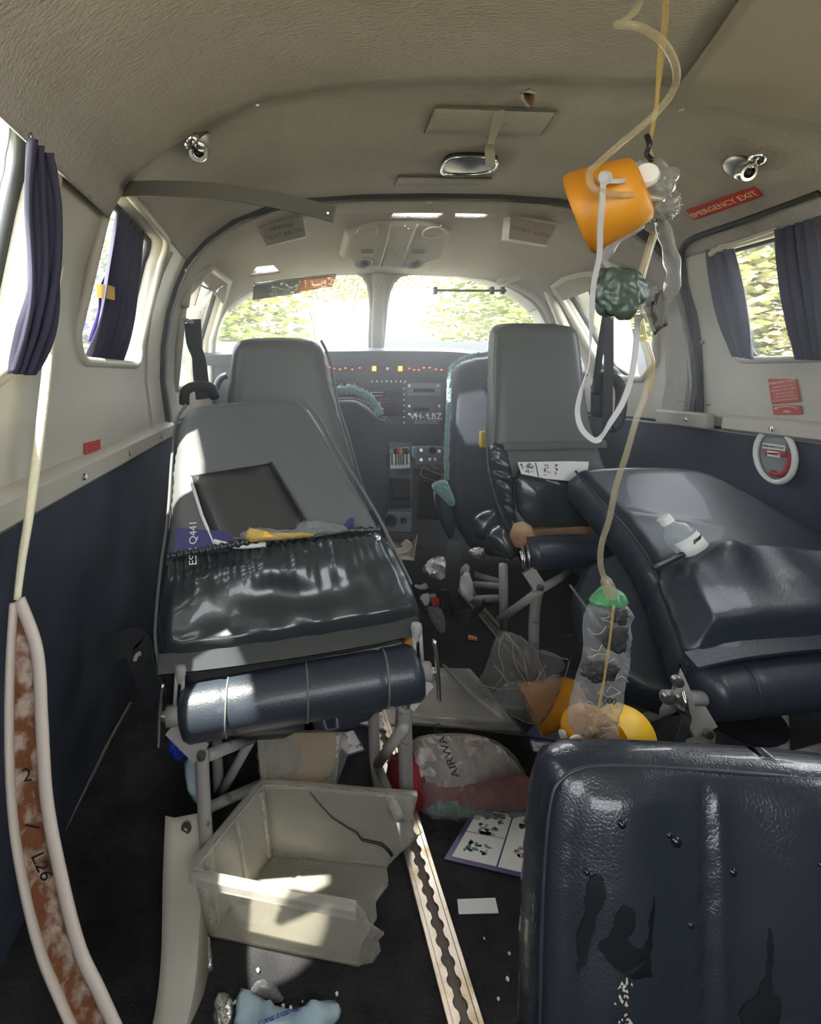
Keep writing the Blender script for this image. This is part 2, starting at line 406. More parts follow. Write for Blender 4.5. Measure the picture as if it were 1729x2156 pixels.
# ceiling: arc parameter from -6 to 6, gaps cut so bright sky stands in for sunlit patches above the windscreen
def glare_gap(pts): return [tidx(ray(*p)) for p in pts]
def tidx(p):
    best = None
    for i in range(-600, 601):
        t = i/100; d = (shellP(t, p.y)-p).length
        if best is None or d < best[0]: best = (d, t)
    return (best[1]*.15, p.y)
glare_gaps = [glare_gap([(703, 452), (768, 450), (775, 441), (712, 438)]), glare_gap([(820, 459), (920, 461), (945, 442), (835, 443)]), glare_gap([(958, 460), (1020, 460), (1037, 443), (960, 440)])]
GLARE_GAP4 = glare_gap([(524, 578), (590, 572), (575, 557), (540, 560)])
ceil = sheet('ceiling', [(-.9, Y0), (.9, Y0), (.9, YF), (-.9, YF)], lambda a, Y: shellP(a/.15, Y), 'headliner', None, glare_gaps+[GLARE_GAP4], .022, 0)
cv = ceil.data; n0 = len(cv.vertices)
q = ceil.modifiers.new('s', 'SOLIDIFY'); q.thickness = .02; q.offset = -1 if cv.polygons[0].normal.z < 0 else 1
struct(ceil)
struct(box('floor', (XC, 1.0, -.02), (1.8, 3.2, .04), 'carpet'))
# moulded rails along both walls with screws
for side, nm in ((-1, 'trim_1'), (1, 'trim_2')):
    y1 = 1.60 if side < 0 else 1.46
    mb = MB(); ys = np.linspace(Y0, y1, 30); prof = [(.0, .706), (.012, .702), (.022, .694), (.024, .664), (.014, .655), (.0, .652)] if side < 0 else [(.0, .736), (.012, .732), (.020, .726), (.022, .698), (.012, .690), (.0, .688)]
    vs = []; fs = []
    for Y in ys:
        for dx, z in prof: vs.append(V((XC+side*(hw(z, Y)-dx), Y, z)))
    k = len(prof)
    for i in range(len(ys)-1):
        for j in range(k-1): fs.append((i*k+j, i*k+j+1, i*k+k+j+1, i*k+k+j))
        fs.append((i*k+k-1, i*k, i*k+k, i*k+2*k-1))
    fs += [tuple(range(k)), tuple(range(len(vs)-k, len(vs)))]
    o = struct(mesh(nm, vs, fs, 'cream', sharp=35))
    for Y in ([.55, .86, 1.12, 1.42] if side < 0 else [.62, .98, 1.31]):
        screw(V((XC+side*(hw(.695, Y)-.023), Y, .678 if side < 0 else .710)), (-side, 0, .1), o, .006, 'chrome')
# right rail forward piece behind the hatch
o = struct(box('trim_3', (XC+.78, 1.60, .712), (.03, .2, .045), 'cream', bevel=.006)); screw((XC+.764, 1.57, .712), (-1, 0, 0), o, .006, 'chrome'); screw((XC+.775, 1.60, .755), (-1, 0, 0), o, .005, 'chrome')
# hoop frames
def hoop(nm, Y, wd, m, pts, th=.012):
    ps = spline([ray(x, y) if Y is None else P(x, y, Y) for x, y in pts], 5)
    return ps
def hoop_band(nm, Y, t0, t1, wd, depth, m):
    n = 70; vs = []; fs = []
    for i in range(n+1):
        t = t0+(t1-t0)*i/n
        for yy, dd in ((Y-wd/2, -.004), (Y-wd/2+.008, depth), (Y+wd/2-.008, depth), (Y+wd/2, -.004)):
            p = shellP(t, yy); vs.append(p+nrm(p)*dd)
    for i in range(n):
        for j in range(3): fs.append((i*4+j, i*4+j+1, i*4+5+j, i*4+4+j))
        fs.append((i*4+3, i*4, i*4+4, i*4+7))
    fs += [(0, 1, 2, 3), (n*4, n*4+1, n*4+2, n*4+3)]
    return struct(mesh(nm, vs, fs, m, sharp=40))
hoop_band('trim_4', 1.585, -11.3, 11.3, .035, .012, 'seal')
hb = hoop_band('trim_5', 1.66, -11.3, 11.3, .10, .010, 'headliner')
hoop_band('trim_6', 1.40, -11.3, -6.2, .012, .006, 'cream_dark')
for (x, y) in ((377, 562), (545, 452), (905, 412), (1150, 420)): p = P(x, y, 1.56); screw(ray(x, y, .02), nrm(p), hb, .006)
# aft headliner sags lower than the forward section: its edge is the big arch
def aft_edge(t): return .95-.03*sm((abs(t)-4)/3)
vs = []; fs = []; ts = np.linspace(-6.9, 6.4, 120); NY = 40
for i, t in enumerate(ts):
    for j in range(NY):
        q = j/(NY-1); Y = lerp(Y0, aft_edge(t), q); p = shellP(t, Y)
        s_ = .018+.012*sm(1-abs(t+1)/6)*math.sin(q*3.0)+.006*nz((t*.7, Y*4), 1.0)
        if q > .96: s_ *= 1-(q-.96)/.04*.35
        vs.append(p+nrm(p)*s_)
for i in range(len(ts)-1):
    for j in range(NY-1): a = i*NY+j; fs.append((a, a+1, a+NY+1, a+NY))
o = struct(mesh('trim_7', vs, fs, 'headliner', solid=.006))
screw(ray(517, 196, .03), (0, 0, -1), o, .005); screw(ray(1452, 203, .03), (0, 0, -1), o, .005)
# smooth brown panel on the right of the aft headliner
vs = []; fs = []; ts = np.linspace(0, 1, 40); NY = 14
for u_ in ts:
    for j in range(NY):
        Y = lerp(-.3, .975-.05*u_, j/(NY-1)); t = lerp(1.44-(.97-Y)*2.1, 6.2, u_); t = max(t, .2); p = shellP(t, Y); vs.append(p+nrm(p)*(.038+.002*math.sin(t*3)))
for i in range(len(ts)-1):
    for j in range(NY-1): a = i*NY+j; fs.append((a, a+1, a+NY+1, a+NY))
struct(mesh('trim_8', vs, fs, 'headliner_smooth', solid=.005))
# ------------------------------------------------------------ windows
def window(nm, side, loop, rimw=.012, glass=True, depth=.03, m='cream'):
    f = wallmap(side)
    ps = [f(a, b) for a, b in loop]; o = thing_struct(nm, ps[0])
    tube('window_frame', [p+V((side*.002, 0, 0)) for p in ps], rimw, m, o, closed=True, seg=8)
    tube('window_seal', [p+V((side*(depth+.02), 0, 0)) for p in ps], .010, 'seal', o, closed=True, seg=8)
    # reveal funnel
    n = len(loop); vs = [p+V((side*.0, 0, 0)) for p in ps]+[p+V((side*(depth+.035), 0, 0)) for p in ps]
    mesh('reveal', vs, [(i, (i+1) % n, n+(i+1) % n, n+i) for i in range(n)], m, o, solid=.004)
    if glass:
        v, fc, e = cdt(loop, [], .05); mesh('pane', [f(a, b)+V((side*(depth+.03), 0, 0)) for a, b in v], fc, 'glass', o, solid=.004)
    return o
def thing_struct(nm, loc):
    o = bpy.data.objects.new(nm, None); C.objects.link(o); o.location = loc; o['kind'] = 'structure'; return o
window('window_1', -1, WL1, .014); window('window_2', -1, WL2, .01); window('window_3', -1, WLC, .014)
window('window_4', 1, WR1, .01); window('window_5', 1, WRC, .014)
window('window_6', -1, WL0, .014); window('window_7', 1, WR0, .014)
# windscreen surface: mapped in picture directions, raked and wrapped round
def wsY(px, py):
    u = (px-795)/340.0; v = (790-py)/215.0
    return 2.60-.20*sm(v)-.17*min(abs(u), 1.35)**2.2
def wsmap(x, y): return P(x, y, wsY(x, y))
WSL = smoothloop([(446, 760), (447, 700), (462, 655), (500, 610), (560, 588), (650, 575), (740, 570), (772, 585), (782, 640), (779, 700), (775, 750)], 1)
WSR = smoothloop([(804, 750), (808, 690), (814, 625), (830, 585), (870, 573), (960, 571), (1050, 592), (1110, 625), (1145, 665), (1160, 720), (1165, 760)], 1)
ft = sheet('wall_front', [(340, 1000), (365, 700), (400, 560), (470, 515), (600, 525), (795, 535), (1000, 525), (1240, 515), (1300, 560), (1330, 700), (1370, 1000)],
     wsmap, 'cream', None, [WSL, WSR], 14, .02, 0); struct(ft)
for nm, lp in (('window_8', WSL), ('window_9', WSR)):
    o = thing_struct(nm, wsmap(*lp[0]))
    tube('window_frame', [wsmap(*p)+V((0, -.01, 0)) for p in lp], .010, 'cream', o, closed=True, seg=8)
    v, fc, e = cdt(lp, [], 40); mesh('pane', [wsmap(a, b) for a, b in v], fc, 'glass', o, solid=.006)
o = struct(tube('trim_9', [wsmap(793, 560)+V((0, -.02, 0)), wsmap(796, 620)+V((0, -.02, 0)), wsmap(791, 760)+V((0, -.02, 0))], .030, 'cream', seg=12, r2=.012, up=V((0, 1, 0))))
for (x, y) in ((800, 560), (785, 562), (788, 606), (800, 606), (786, 700)): screw(wsmap(x, y)+V((0, -.036, 0)), (0, -1, 0), o, .005)
# header mouldings over the cockpit side windows
for nm, pts, r in (('trim_10', [(372, 640), (385, 590), (420, 556), (470, 532), (500, 545), (545, 590)], -1), ('trim_11', [(1362, 640), (1345, 590), (1300, 548), (1240, 527), (1180, 545), (1060, 588)], 1)):
    Ys = [1.68, 1.72, 1.80, 1.92, 2.05, 2.28]
    struct(tube(nm, [P(x, y, Y)+nrm(P(x, y, Y))*.015 for (x, y), Y in zip(pts, Ys)], .028, 'cream', seg=12, r2=.02))
for nm, pts in (('trim_12', [(548, 588), (490, 625), (455, 680), (440, 760)]), ('trim_13', [(1060, 590), (1130, 628), (1165, 690), (1185, 770)])):
    struct(tube(nm, [wsmap(x, y)+V((0, -.02, 0)) for x, y in pts], .022, 'cream', seg=12))
struct(tube('trim_14', [P(1150, 600, 2.2), P(1185, 680, 2.15), P(1225, 790, 2.05)], .035, 'cream', seg=12, r2=.02))
# hatch seal on the right wall
sp = [ray(x, y, .006) for x, y in ((1480, 885), (1478, 820), (1470, 740), (1452, 640), (1440, 560), (1442, 520), (1470, 497), (1540, 473), (1620, 445), (1729, 405))]
struct(tube('trim_15', sp, .009, 'seal', seg=8))
sp = [ray(x, y, .004) for x, y in ((1462, 885), (1458, 780), (1440, 680), (1420, 600))]
struct(tube('trim_16', sp, .006, 'cream_dark', seg=8))
for x, y in ((1510, 878), (1492, 850), (1480, 720), (1583, 478)): screw(ray(x, y, .004), nrm(ray(x, y)), bpy.data.objects['trim_15'], .005)
# ------------------------------------------------------------ outside
def bush(name, label, cx, cy, cz, rx, ry, rz, n, m='leaves', ls=.07, group=None, cat='bush'):
    o = thing(name, label, cat, (cx, cy, -1.2), group); vs = []; fs = []
    for i in range(n):
        while True:
            q = V((random.uniform(-1, 1), random.uniform(-1, 1), random.uniform(-1, 1)))
            if .25 < q.length < 1+.25*noise.noise(q*2+V((cx, cy, 0))): break
        c = V((cx+q.x*rx, cy+q.y*ry, cz+q.z*rz)); a = V((random.gauss(0, 1), random.gauss(0, 1), random.gauss(0, 1))).normalized(); x, y = basis(a)
        s = ls*random.uniform(.6, 1.3); b = len(vs)
        vs += [c-x*s, c+y*s*.4, c+x*s, c-y*s*.4]; fs.append((b, b+1, b+2, b+3))
    mesh('foliage', vs, fs, m, o, smooth=False)
    mb = MB()
    for k in range(7):
        a = random.uniform(0, 6.28); mb.add(*tube_g([V((cx, cy, -1.2)), V((cx+.3*rx*math.cos(a), cy+.3*ry*math.sin(a), cz-.2*rz)), V((cx+.8*rx*math.cos(a), cy+.8*ry*math.sin(a), cz+.6*rz))], lambda t: .03*(1-t)+.006, seg=6, n=3))
    mb.build('stem', 'bark', o)
    return o
bush('leafy_bush', 'yellow-green bush outside, left of the windscreen', -1.6, 7.4, .9, 2.0, 1.0, 2.3, 12000, ls=.085)
bush('leafy_bush', 'bright bush beyond the right edge of the windscreen', 4.3, 10.8, .6, 1.35, 1.2, 2.9, 9000, ls=.085)
bush('leafy_bush', 'green bush outside the cockpit side window on the right', 5.2, 8.7, .8, 1.5, 1.0, 2.7, 10000, ls=.085)
bush('leafy_bush', 'tall pale hedge seen through the emergency exit window', 5.9, 6.0, .9, 1.5, .9, 2.8, 16000, 'leaves_dry', .08)
bush('dry_branches', 'pale dry twigs arching above the glare in the windscreen', 1.2, 12.5, 3.4, 2.4, .8, .9, 3500, 'leaves_dry', .07, cat='branches')
gv, gf, _ = cdt([(-40, -10), (40, -10), (40, 60), (-40, 60)], [], 3)
struct(mesh('ground', [V((a, b, -1.2+.15*nz((a, b), .3))) for a, b in gv], gf, 'soil'))
# wing and nacelle outside left window
o = thing('aircraft_wing', 'white wing and engine cowling outside beyond the left side windows', 'wing', (-2.2, 2.9, -.3))
mesh('wing_skin', *(lambda s: (s[0], s[1]))(tube_g([V((-1.0, 3.1, -.15)), V((-2.5, 3.15, -.1)), V((-6, 3.3, .05))], .75, seg=20, r2=.10, up=V((0, 0, 1)), n=4)), 'paint_white', o)
lathe('engine_cowling', [(0, .05), (.1, .22), (.5, .34), (1.3, .36), (2.0, .2)], (-1.6, 4.6, .05), (0, -1, 0), 'paint_white', o, squash=.8)
# closed nose below the windscreen and tail bulkhead strip
struct(sheet('trim_17', [(338, 720), (1372, 720), (1372, 1260), (338, 1260)], lambda x, y: P(x, y, 2.62), 'panel_dark', None, [], 60, .02, 0))
struct(sheet('wall_back', [(XC-.9, -.03), (XC+.9, -.03), (XC+.9, 1.45), (XC-.9, 1.45)], lambda x, z: V((x, Y0+.01, z)), 'headliner', None, [rrect(XC-.62, XC+.1, .70, 1.2, .06)], .08, .02, 0))  # unseen opening behind the camera, enlarged to let in more fill light
# thin scattering volume added to imitate veiling glare from the windscreen
hz = bpy.data.materials.new('haze'); hz.use_nodes = True; t = hz.node_tree; t.nodes.clear(); a = t.nodes.new('ShaderNodeOutputMaterial'); b = t.nodes.new('ShaderNodeVolumeScatter')
b.inputs['Density'].default_value = GLARE_HAZE; b.inputs['Anisotropy'].default_value = .75; b.inputs['Color'].default_value = (.95, .97, 1, 1); t.links.new(b.outputs[0], a.inputs['Volume']); M['haze'] = hz
if GLARE_HAZE:
    hv, hf = box_g((XC, 1.68, .675), (1.5, 1.5, 1.33)); o = mesh('glare_haze', hv, hf, 'haze', smooth=False); tag(o, 'thin haze volume standing in for windscreen glare in the forward cabin', 'haze', kind='stuff')
# ------------------------------------------------------------ ceiling fittings
def quad_thing(name, label, cat, px, Y=None, th=.006, m='cream', lift=.01):
    ps = [ray(x, y, lift) if Y is None else P(x, y, Y) for x, y in px]
    o = thing(name, label, cat, sum(ps, V())/4); return o, ps
# access hatch outline in the headliner
o = thing('access_panel', 'flush rectangular access panel in the grey headliner behind the ceiling lamp', 'panel', ray(1040, 245))
hp = [ray(x, y, .004) for x, y in ((893, 272), (915, 219), (1172, 228), (1140, 278))]
q = quadmap([hp[0], hp[3], hp[2], hp[1]])
mb = MB(); vs = [q(i/10, j/4)+V((0, 0, -.002)) for j in range(5) for i in range(11)]; fs = [(j*11+i, j*11+i+1, j*11+i+12, j*11+i+11) for j in range(4) for i in range(10)]
mesh('panel', vs, fs, 'headliner', o, solid=.004)
tube('panel_gap', [p+V((0, 0, -.003)) for p in hp], .0018, 'grey_strip', o, n=1, seg=6)
# lower flap seam
o = thing('ceiling_flap', 'thin folded flap edge in the headliner just ahead of the ceiling lamp', 'panel', ray(930, 370))
tube('flap_edge', [ray(x, y, .005) for x, y in ((830, 386), (838, 368), (1036, 372), (1008, 386))], .0022, 'grey_strip', o, n=1, seg=6)
hp = [ray(x, y, .004) for x, y in ((830, 386), (1008, 386), (1036, 372), (838, 368))]; mesh('flap', hp, [(0, 1, 2, 3)], 'headliner', o, solid=.005)
# ceiling lamp
o = thing('ceiling_lamp', 'oblong dark ceiling lamp with a chrome rim, tape hanging over it', 'lamp', ray(988, 338))
ls = smoothloop([(925, 350), (940, 322), (975, 318), (1052, 322), (1046, 345), (1020, 357), (940, 358)], 2)
lp = [ray(x, y, .014) for x, y in ls]
tube('lamp_rim', lp, .005, 'chrome', o, closed=True, seg=8)
c = sum(lp, V())/len(lp); mesh('lamp_cover', [p+V((0, 0, .004)) for p in lp]+[c+V((0, 0, -.012))], [(i, (i+1) % len(lp), len(lp)) for i in range(len(lp))], 'steel', o)
mesh('lamp_base', [ray(x, y, .001) for x, y in ls]+[p+V((0, 0, .004)) for p in lp], [(i, (i+1) % len(lp), len(lp)+(i+1) % len(lp), len(lp)+i) for i in range(len(lp))], 'black', o)
# tape strip
pt = [ray(1052, 222, .01), ray(1045, 250, .014), ray(1033, 275, .03), P(1031, 310, 1.12), P(1033, 350, 1.10)]
tag(band('peeling_tape', pt, (1, 0, 0), lambda t: .018+.003*math.sin(t*9), .0012, 'cream_dark'), 'strip of beige tape peeling down over the ceiling lamp', 'tape')
# torn hole
o = thing('torn_hole', 'small torn hole in the headliner edge at the top of the big arch', 'hole', ray(1115, 175))
lp = [ray(1114+dx, 173+dy, .03) for dx, dy in ((-16, -12), (-2, -16), (14, -12), (17, 2), (8, 14), (2, 20), (-8, 12), (-14, 2))]
c = sum(lp, V())/8; mesh('hole_recess', lp+[c+V((0, 0, .02))], [(i, (i+1) % 8, 8) for i in range(8)], 'wood_raw', o); tube('torn_edge', lp, .003, 'headliner', o, closed=True, seg=6)
# gasper vents
def vent(label, x, y, s, dirv):
    c = ray(x, y, .02); o = thing('air_vent', label, 'air vent', c, 'chrome air vents in the headliner'); N = nrm(c)
    x_, y_ = basis(N)
    lathe('vent_base', [(0, .030), (.006, .030), (.010, .024)], c-N*.012, N, 'steel', o)
    lathe('vent_nozzle', [(0, .019), (.012, .020), (.018, .018), (.018, .012), (.010, .011)], c+V((s*.006, -.012, -.010)), (0, -.9, -.45), 'chrome', o)
    lathe('vent_core', [(0, .011), (.004, .009), (.010, .003)], c+V((s*.006, -.020, -.014)), (0, -.9, -.45), 'black', o)
    l = ray(x+dirv*42, y-14*dirv*s-6, .018)
    lathe('reading_light', [(0, .018), (.006, .018), (.012, .012), (.013, .0)], l-N*.008, N, 'chrome', o)
    tube('vent_lever', [l, l+V((-.012*s, -.01, -.016)), l+V((-.022*s, -.012, -.020))], .004, 'chrome', o, seg=8)
    return o
vent('chrome air vent in the headliner above the left curtained windows', 412, 300, -1, -.5)
vent('chrome air vent in the headliner above the red emergency exit sign', 1563, 344, 1, 1)
# grey loose strip hanging across the ceiling on the left
pts = [P(228, 400, .96), P(330, 397, .93), P(450, 402, .92), P(560, 418, .93), P(640, 435, .95), P(703, 452, .97)]
o = thing('loose_trim_strip', 'flat dark grey trim strip sprung loose across the ceiling, screwed at its left end', 'trim strip', pts[0])
band('strip', pts, [V((0, .25, 1)), V((0, .2, 1)), V((.05, .2, 1)), V((.2, .2, 1)), V((.3, .2, 1)), V((.45, .2, 1))], .030, .003, 'grey_strip', o)
screw(pts[0]+V((0, -.004, .0)), (.3, -1, 0), o, .009, 'steel'); screw(P(690, 449, .96), (0, -1, -.2), o, .003)
# hanging cream cord / channel on the left, split open below
a = [P(222, 402, .955), P(165, 470, .90), P(128, 560, .84), P(112, 660, .78), P(98, 790, .73), P(82, 930, .69), P(62, 1080, .665), P(46, 1180, .65), P(36, 1262, .64)]
o = thing('torn_edge_channel', 'long cream edge strip hanging down at the far left, split open to rusty fibre', 'trim strip', P(240, 2150, .60))
tube('edge_cord', a, lambda t: .0045+.0028*math.sin(math.pi*t), 'strap_cord', o, seg=8, r2=lambda t: .004+.002*math.sin(math.pi*t))
b1 = [(30, 1268, .64), (22, 1400, .63), (20, 1560, .62), (28, 1720, .61), (50, 1860, .60), (85, 2000, .59), (130, 2110, .58), (175, 2210, .57)]
b2 = [(40, 1262, .64), (78, 1370, .63), (88, 1520, .62), (98, 1680, .61), (125, 1830, .60), (165, 1990, .59), (210, 2090, .58), (260, 2200, .57)]
L1 = spline([P(*q) for q in b1], 8); L2 = spline([P(*q) for q in b2], 8)
tube('channel_lip', L1, .0052, 'strip_edge', o, seg=8, n=1, r2=.0075); tube('channel_lip', L2, .0062, 'strip_edge', o, seg=8, n=1, r2=.0085)
vs = []; fs = []; K = 9
for i, (p, q) in enumerate(zip(L1, L2)):
    for k in range(K): t = k/(K-1); r = p*(1-t)+q*t; vs.append(r+V((0, .012*math.sin(math.pi*t)+.004*nz((i*.35, t*4), 1.3), .003*nz((i*.5, t*3), 1, 5))))
for i in range(len(L1)-1):
    for k in range(K-1): a_ = i*K+k; fs.append((a_, a_+1, a_+K+1, a_+K))
mesh('rusty_core', vs, fs, 'rust_fibre', o, solid=.002)
text('2', P(57, 1633, .607), (1, 0, .1), (-.1, 0, 1), .022, 'letter_black', o, 'handwriting'); text('1', P(70, 1740, .60), (.2, 0, 1), (-1, 0, .2), .024, 'letter_black', o, 'handwriting')
text('L26', P(88, 1825, .59), (.45, 0, -1), (1, 0, .4), .022, 'letter_black', o, 'handwriting')
# cream trim piece with press stud lying against the seat leg
o = thing('cream_trim_piece', 'broken cream trim length with a press stud, leaning by the clear tub', 'trim strip', PZ(380, 2150, 0))
e1 = [P(348, 1718, .86), P(343, 1850, .80), P(340, 2000, .73), P(330, 2110, .69), P(310, 2210, .66)]
e2 = [P(368, 1722, .86), P(362, 1850, .80), P(358, 2000, .73), P(350, 2110, .69), P(335, 2210, .66)]
e3 = [P(418, 1712, .87), P(422, 1850, .81), P(418, 1960, .74), P(408, 2080, .70), P(380, 2210, .66)]
e4 = [P(424, 1714, .89), P(432, 1850, .84), P(434, 1960, .78), P(440, 2080, .73), P(440, 2210, .70)]
R_ = [spline(e, 6) for e in (e1, e2, e3, e4)]; n = len(R_[0]); vs = [R_[k][i] for i in range(n) for k in range(4)]
mesh('strip', vs, [(i*4+k, i*4+k+1, i*4+k+5, i*4+k+4) for i in range(n-1) for k in range(3)], 'cream', o, solid=.003, sharp=25)
lathe('press_stud', [(0, .0085), (.003, .0085), (.003, .005), (.0, .004)], P(393, 1741, .852), (0, -1, .3), 'chrome', o)
# ------------------------------------------------------------ signs
def placard(name, label, cat, q, m, th=.004, lines=(), tm='letter_cream', rim=None, cat2=None):
    """q = bl, br, tr, tl; lines = (text, u, v, size, [mat])"""
    q = [V(p) for p in q]; o = thing(name, label, cat, sum(q, V())/4)
    N = (q[1]-q[0]).cross(q[3]-q[0]).normalized()
    vs = [p for p in q]+[p-N*th for p in q]
    mesh('plate', vs, [(0, 1, 2, 3), (4, 7, 6, 5), (0, 4, 5, 1), (1, 5, 6, 2), (2, 6, 7, 3), (3, 7, 4, 0)], m, o, bevel=min(.001, th/3), smooth=False)
    qm = quadmap(q)
    for l in lines: text(l[0], qm(l[1], l[2])+N*.0008, q[1]-q[0], q[3]-q[0], l[3], l[4] if len(l) > 4 else tm, o, ext=.0002)
    return o, qm, N
rq = [ray(x, y, .006) for x, y in ((1465, 462), (1610, 411), (1592, 391), (1448, 441))]
o, qm, N = placard('emergency_exit_sign', 'long red EMERGENCY EXIT sign stuck on the ceiling above the right window', 'sign', rq, 'red', lines=[('EMERGENCY EXIT', .5, .46, .0235)])
rq = [ray(x, y, .004) for x, y in ((1628, 851), (1688, 845), (1680, 798), (1620, 797))]
placard('instruction_placard', 'red emergency exit instruction placard below the right window', 'placard', rq, 'red', .002, [('EMERGENCY EXIT', .5, .86, .0085), ('1 PUSH SEAT BACK FWD', .5, .68, .0052), ('2 REMOVE HANDLE COVER', .5, .54, .0052), ('3 TURN HANDLE OPEN', .5, .40, .0052), ('4 PULL HATCH INSIDE', .5, .26, .0052), ('5 THROW HATCH OUTSIDE', .5, .12, .0052)])
rq = [ray(x, y, .004) for x, y in ((1632, 873), (1692, 873), (1689, 853), (1629, 854))]
o, qm, N = placard('open_arrow_placard', 'small red OPEN arrow placard just under the red instruction placard', 'placard', rq, 'red', .002, [('OPEN', .5, .3, .0075)])
ap = [qm(t, .55+.3*math.sin(math.pi*t))+N*.001 for t in (.12, .3, .5, .7, .88)]
tube('arrow', ap, .0011, 'letter_cream', o, seg=6); cyl('arrow_head', ap[0]+(ap[1]-ap[0])*.3, ap[0]-(ap[1]-ap[0])*.35, .004, 'letter_cream', o, r2=.0002, seg=8)
rq = [ray(x, y, .004) for x, y in ((176, 962), (208, 953), (207, 925), (175, 933))]
placard('red_placard', 'small faded red notice on the left wall above the rail', 'placard', rq, 'red', .002, [('EMERGENCY', .5, .8, .0075, 'letter_red'), ('EXIT OPENS', .5, .5, .0075, 'letter_red'), ('OUTWARDS', .5, .2, .0075, 'letter_red')])
def lightbox(label, q, lines, name):
    o = thing(name, label, 'sign', sum(q, V())/4, 'passenger signs under the headliner')
    N = (q[1]-q[0]).cross(q[3]-q[0]).normalized(); b = [p-N*.025+V((0, .02, .02)) for p in q]
    vs = q+b; mesh('sign_box', vs, [(4, 7, 6, 5), (0, 4, 5, 1), (1, 5, 6, 2), (2, 6, 7, 3), (3, 7, 4, 0)], 'cream_dark', o, smooth=False)
    mesh('sign_face', [p+N*.0 for p in q]+[p-N*.003 for p in q], [(0, 1, 2, 3), (0, 4, 5, 1), (1, 5, 6, 2), (2, 6, 7, 3), (3, 7, 4, 0)], 'cream_dark', o, smooth=False)
    tube('sign_lip', [q[0]+N*.002, q[1]+N*.002], .003, 'white', o, seg=8, n=1)
    qm = quadmap(q)
    for l in lines: text(l[0], qm(l[1], l[2])+N*.001, q[1]-q[0], q[3]-q[0], l[3], l[4], o)
    for u in (.06, .94): screw(qm(u, .45)+N*.0005, N, o, .003)
lightbox('grey FASTEN SEAT BELTS sign hanging under the headliner on the left', [P(563, 520, 1.655), P(644, 500, 1.64), P(638, 455, 1.69), P(540, 474, 1.70)], [('FASTEN', .5, .68, .022, 'letter_grey'), ('SEAT BELTS', .5, .36, .022, 'letter_grey')], 'seat_belt_sign')
lightbox('grey NO SMOKING sign hanging under the headliner right of the console', [P(1071, 505, 1.64), P(1150, 519, 1.655), P(1173, 474, 1.70), P(1075, 456, 1.69)], [('NO', .20, .52, .024, 'letter_red'), ('SMO', .45, .50, .023, 'letter_grey'), ('KING', .76, .47, .023, 'letter_red')], 'no_smoking_sign')
# overhead console
ok = [P(708, 568, 1.98), P(928, 568, 1.98), P(965, 468, 1.78), P(735, 463, 1.78)]
o = thing('overhead_console', 'cream moulded overhead console with lamps and vents above the windscreen', 'console', sum(ok, V())/4)
poly = ok; O, U, W, N = frame3(sum(ok, V())/4, (ok[1]-ok[0]).cross(ok[3]-ok[0]))
if N.z > 0: N = -N
cushion('console_body', ok, N, .05, 'cream', o, r=.02, h=.012, smooth_it=1)
qm = quadmap(ok)
for u, v_, nm in ((.20, .80, 'lamp_bowl'), (.80, .80, 'lamp_bowl'), (.24, .16, 'vent_bowl'), (.73, .16, 'vent_bowl')):
    c = qm(u, v_)+N*.004
    if nm == 'lamp_bowl':
        lathe('lamp_bowl', [(0, .040), (.004, .038), (.004, .033), (-.006, .026), (-.01, 0)], c, N, 'cream', o, squash=.75)
    else:
        b_ = lathe('vent_bowl', [(0, .034), (.004, .032), (.004, .028), (-.004, .024), (-.006, 0)], c, N, 'cream_dark', o, squash=.8); lathe('vent_insert', [(0, .016), (.007, .014), (.007, 0)], c, N, 'steel', b_)
    if nm == 'vent_bowl':
        c = qm(u, v_+.26)+N*.004; box('switch', c, (.045, .010, .01), 'steel', o, Matrix((U, W, N)).transposed())
mesh('centre_plate', [qm(a, b)+N*.006 for a, b in ((.42, .1), (.60, .1), (.60, .50), (.42, .50))]+[qm(a, b) for a, b in ((.42, .1), (.60, .1), (.60, .50), (.42, .50))], [(0, 1, 2, 3), (0, 4, 5, 1), (1, 5, 6, 2), (2, 6, 7, 3), (3, 7, 4, 0)], 'cream_dark', o, smooth=False)
for u in (.405, .615): tube('rib', [qm(u-(.02 if u < .5 else -.02)*0, .05)+N*.003, qm(u, .55)+N*.006, qm(u+(.02 if u > .5 else -.02), .95)+N*.003], .004, 'cream', o)
for u, v_ in ((.3, .96), (.52, .93), (.56, .88), (.85, .95), (.51, .3), (.5, .48), (.9, .03)): screw(qm(u, v_)+N*.007, N, o, .004)
# ------------------------------------------------------------ curtains and rods
def curtain(label, px, Ys, xw, m='curtain', folds=5, amp=.008, name='window_curtain', tie=None):
    """px: (left edge points, right edge points) top to bottom, hung at depth Ys(u)"""
    Lp = spline([V((a, b, 0)) for a, b in px[0]], 6); Rp = spline([V((a, b, 0)) for a, b in px[1]], 6); n = len(Lp); K = folds*8+1; vs = []; fs = []
    for i in range(n):
        for k in range(K):
            t = k/(K-1); x = lerp(Lp[i].x, Rp[i].x, t); y = lerp(Lp[i].y, Rp[i].y, t); Y = lerp(Ys[0], Ys[1], t)
            p = P(x, y, Y); side = 1 if p.x > XC else -1
            ph = t*folds*2*math.pi+.8*math.sin(i*.25+t*3); vs.append(p+V((-side*amp*(math.sin(ph)+.3*math.sin(ph*2.3)), amp*.6*math.cos(ph), 0)))
    fs = [(i*K+k, i*K+k+1, i*K+K+k+1, i*K+K+k) for i in range(n-1) for k in range(K-1)]
    o = thing(name, label, 'curtain', vs[-1]); mesh('curtain_cloth', vs, fs, m, o, solid=.0015)
    return o
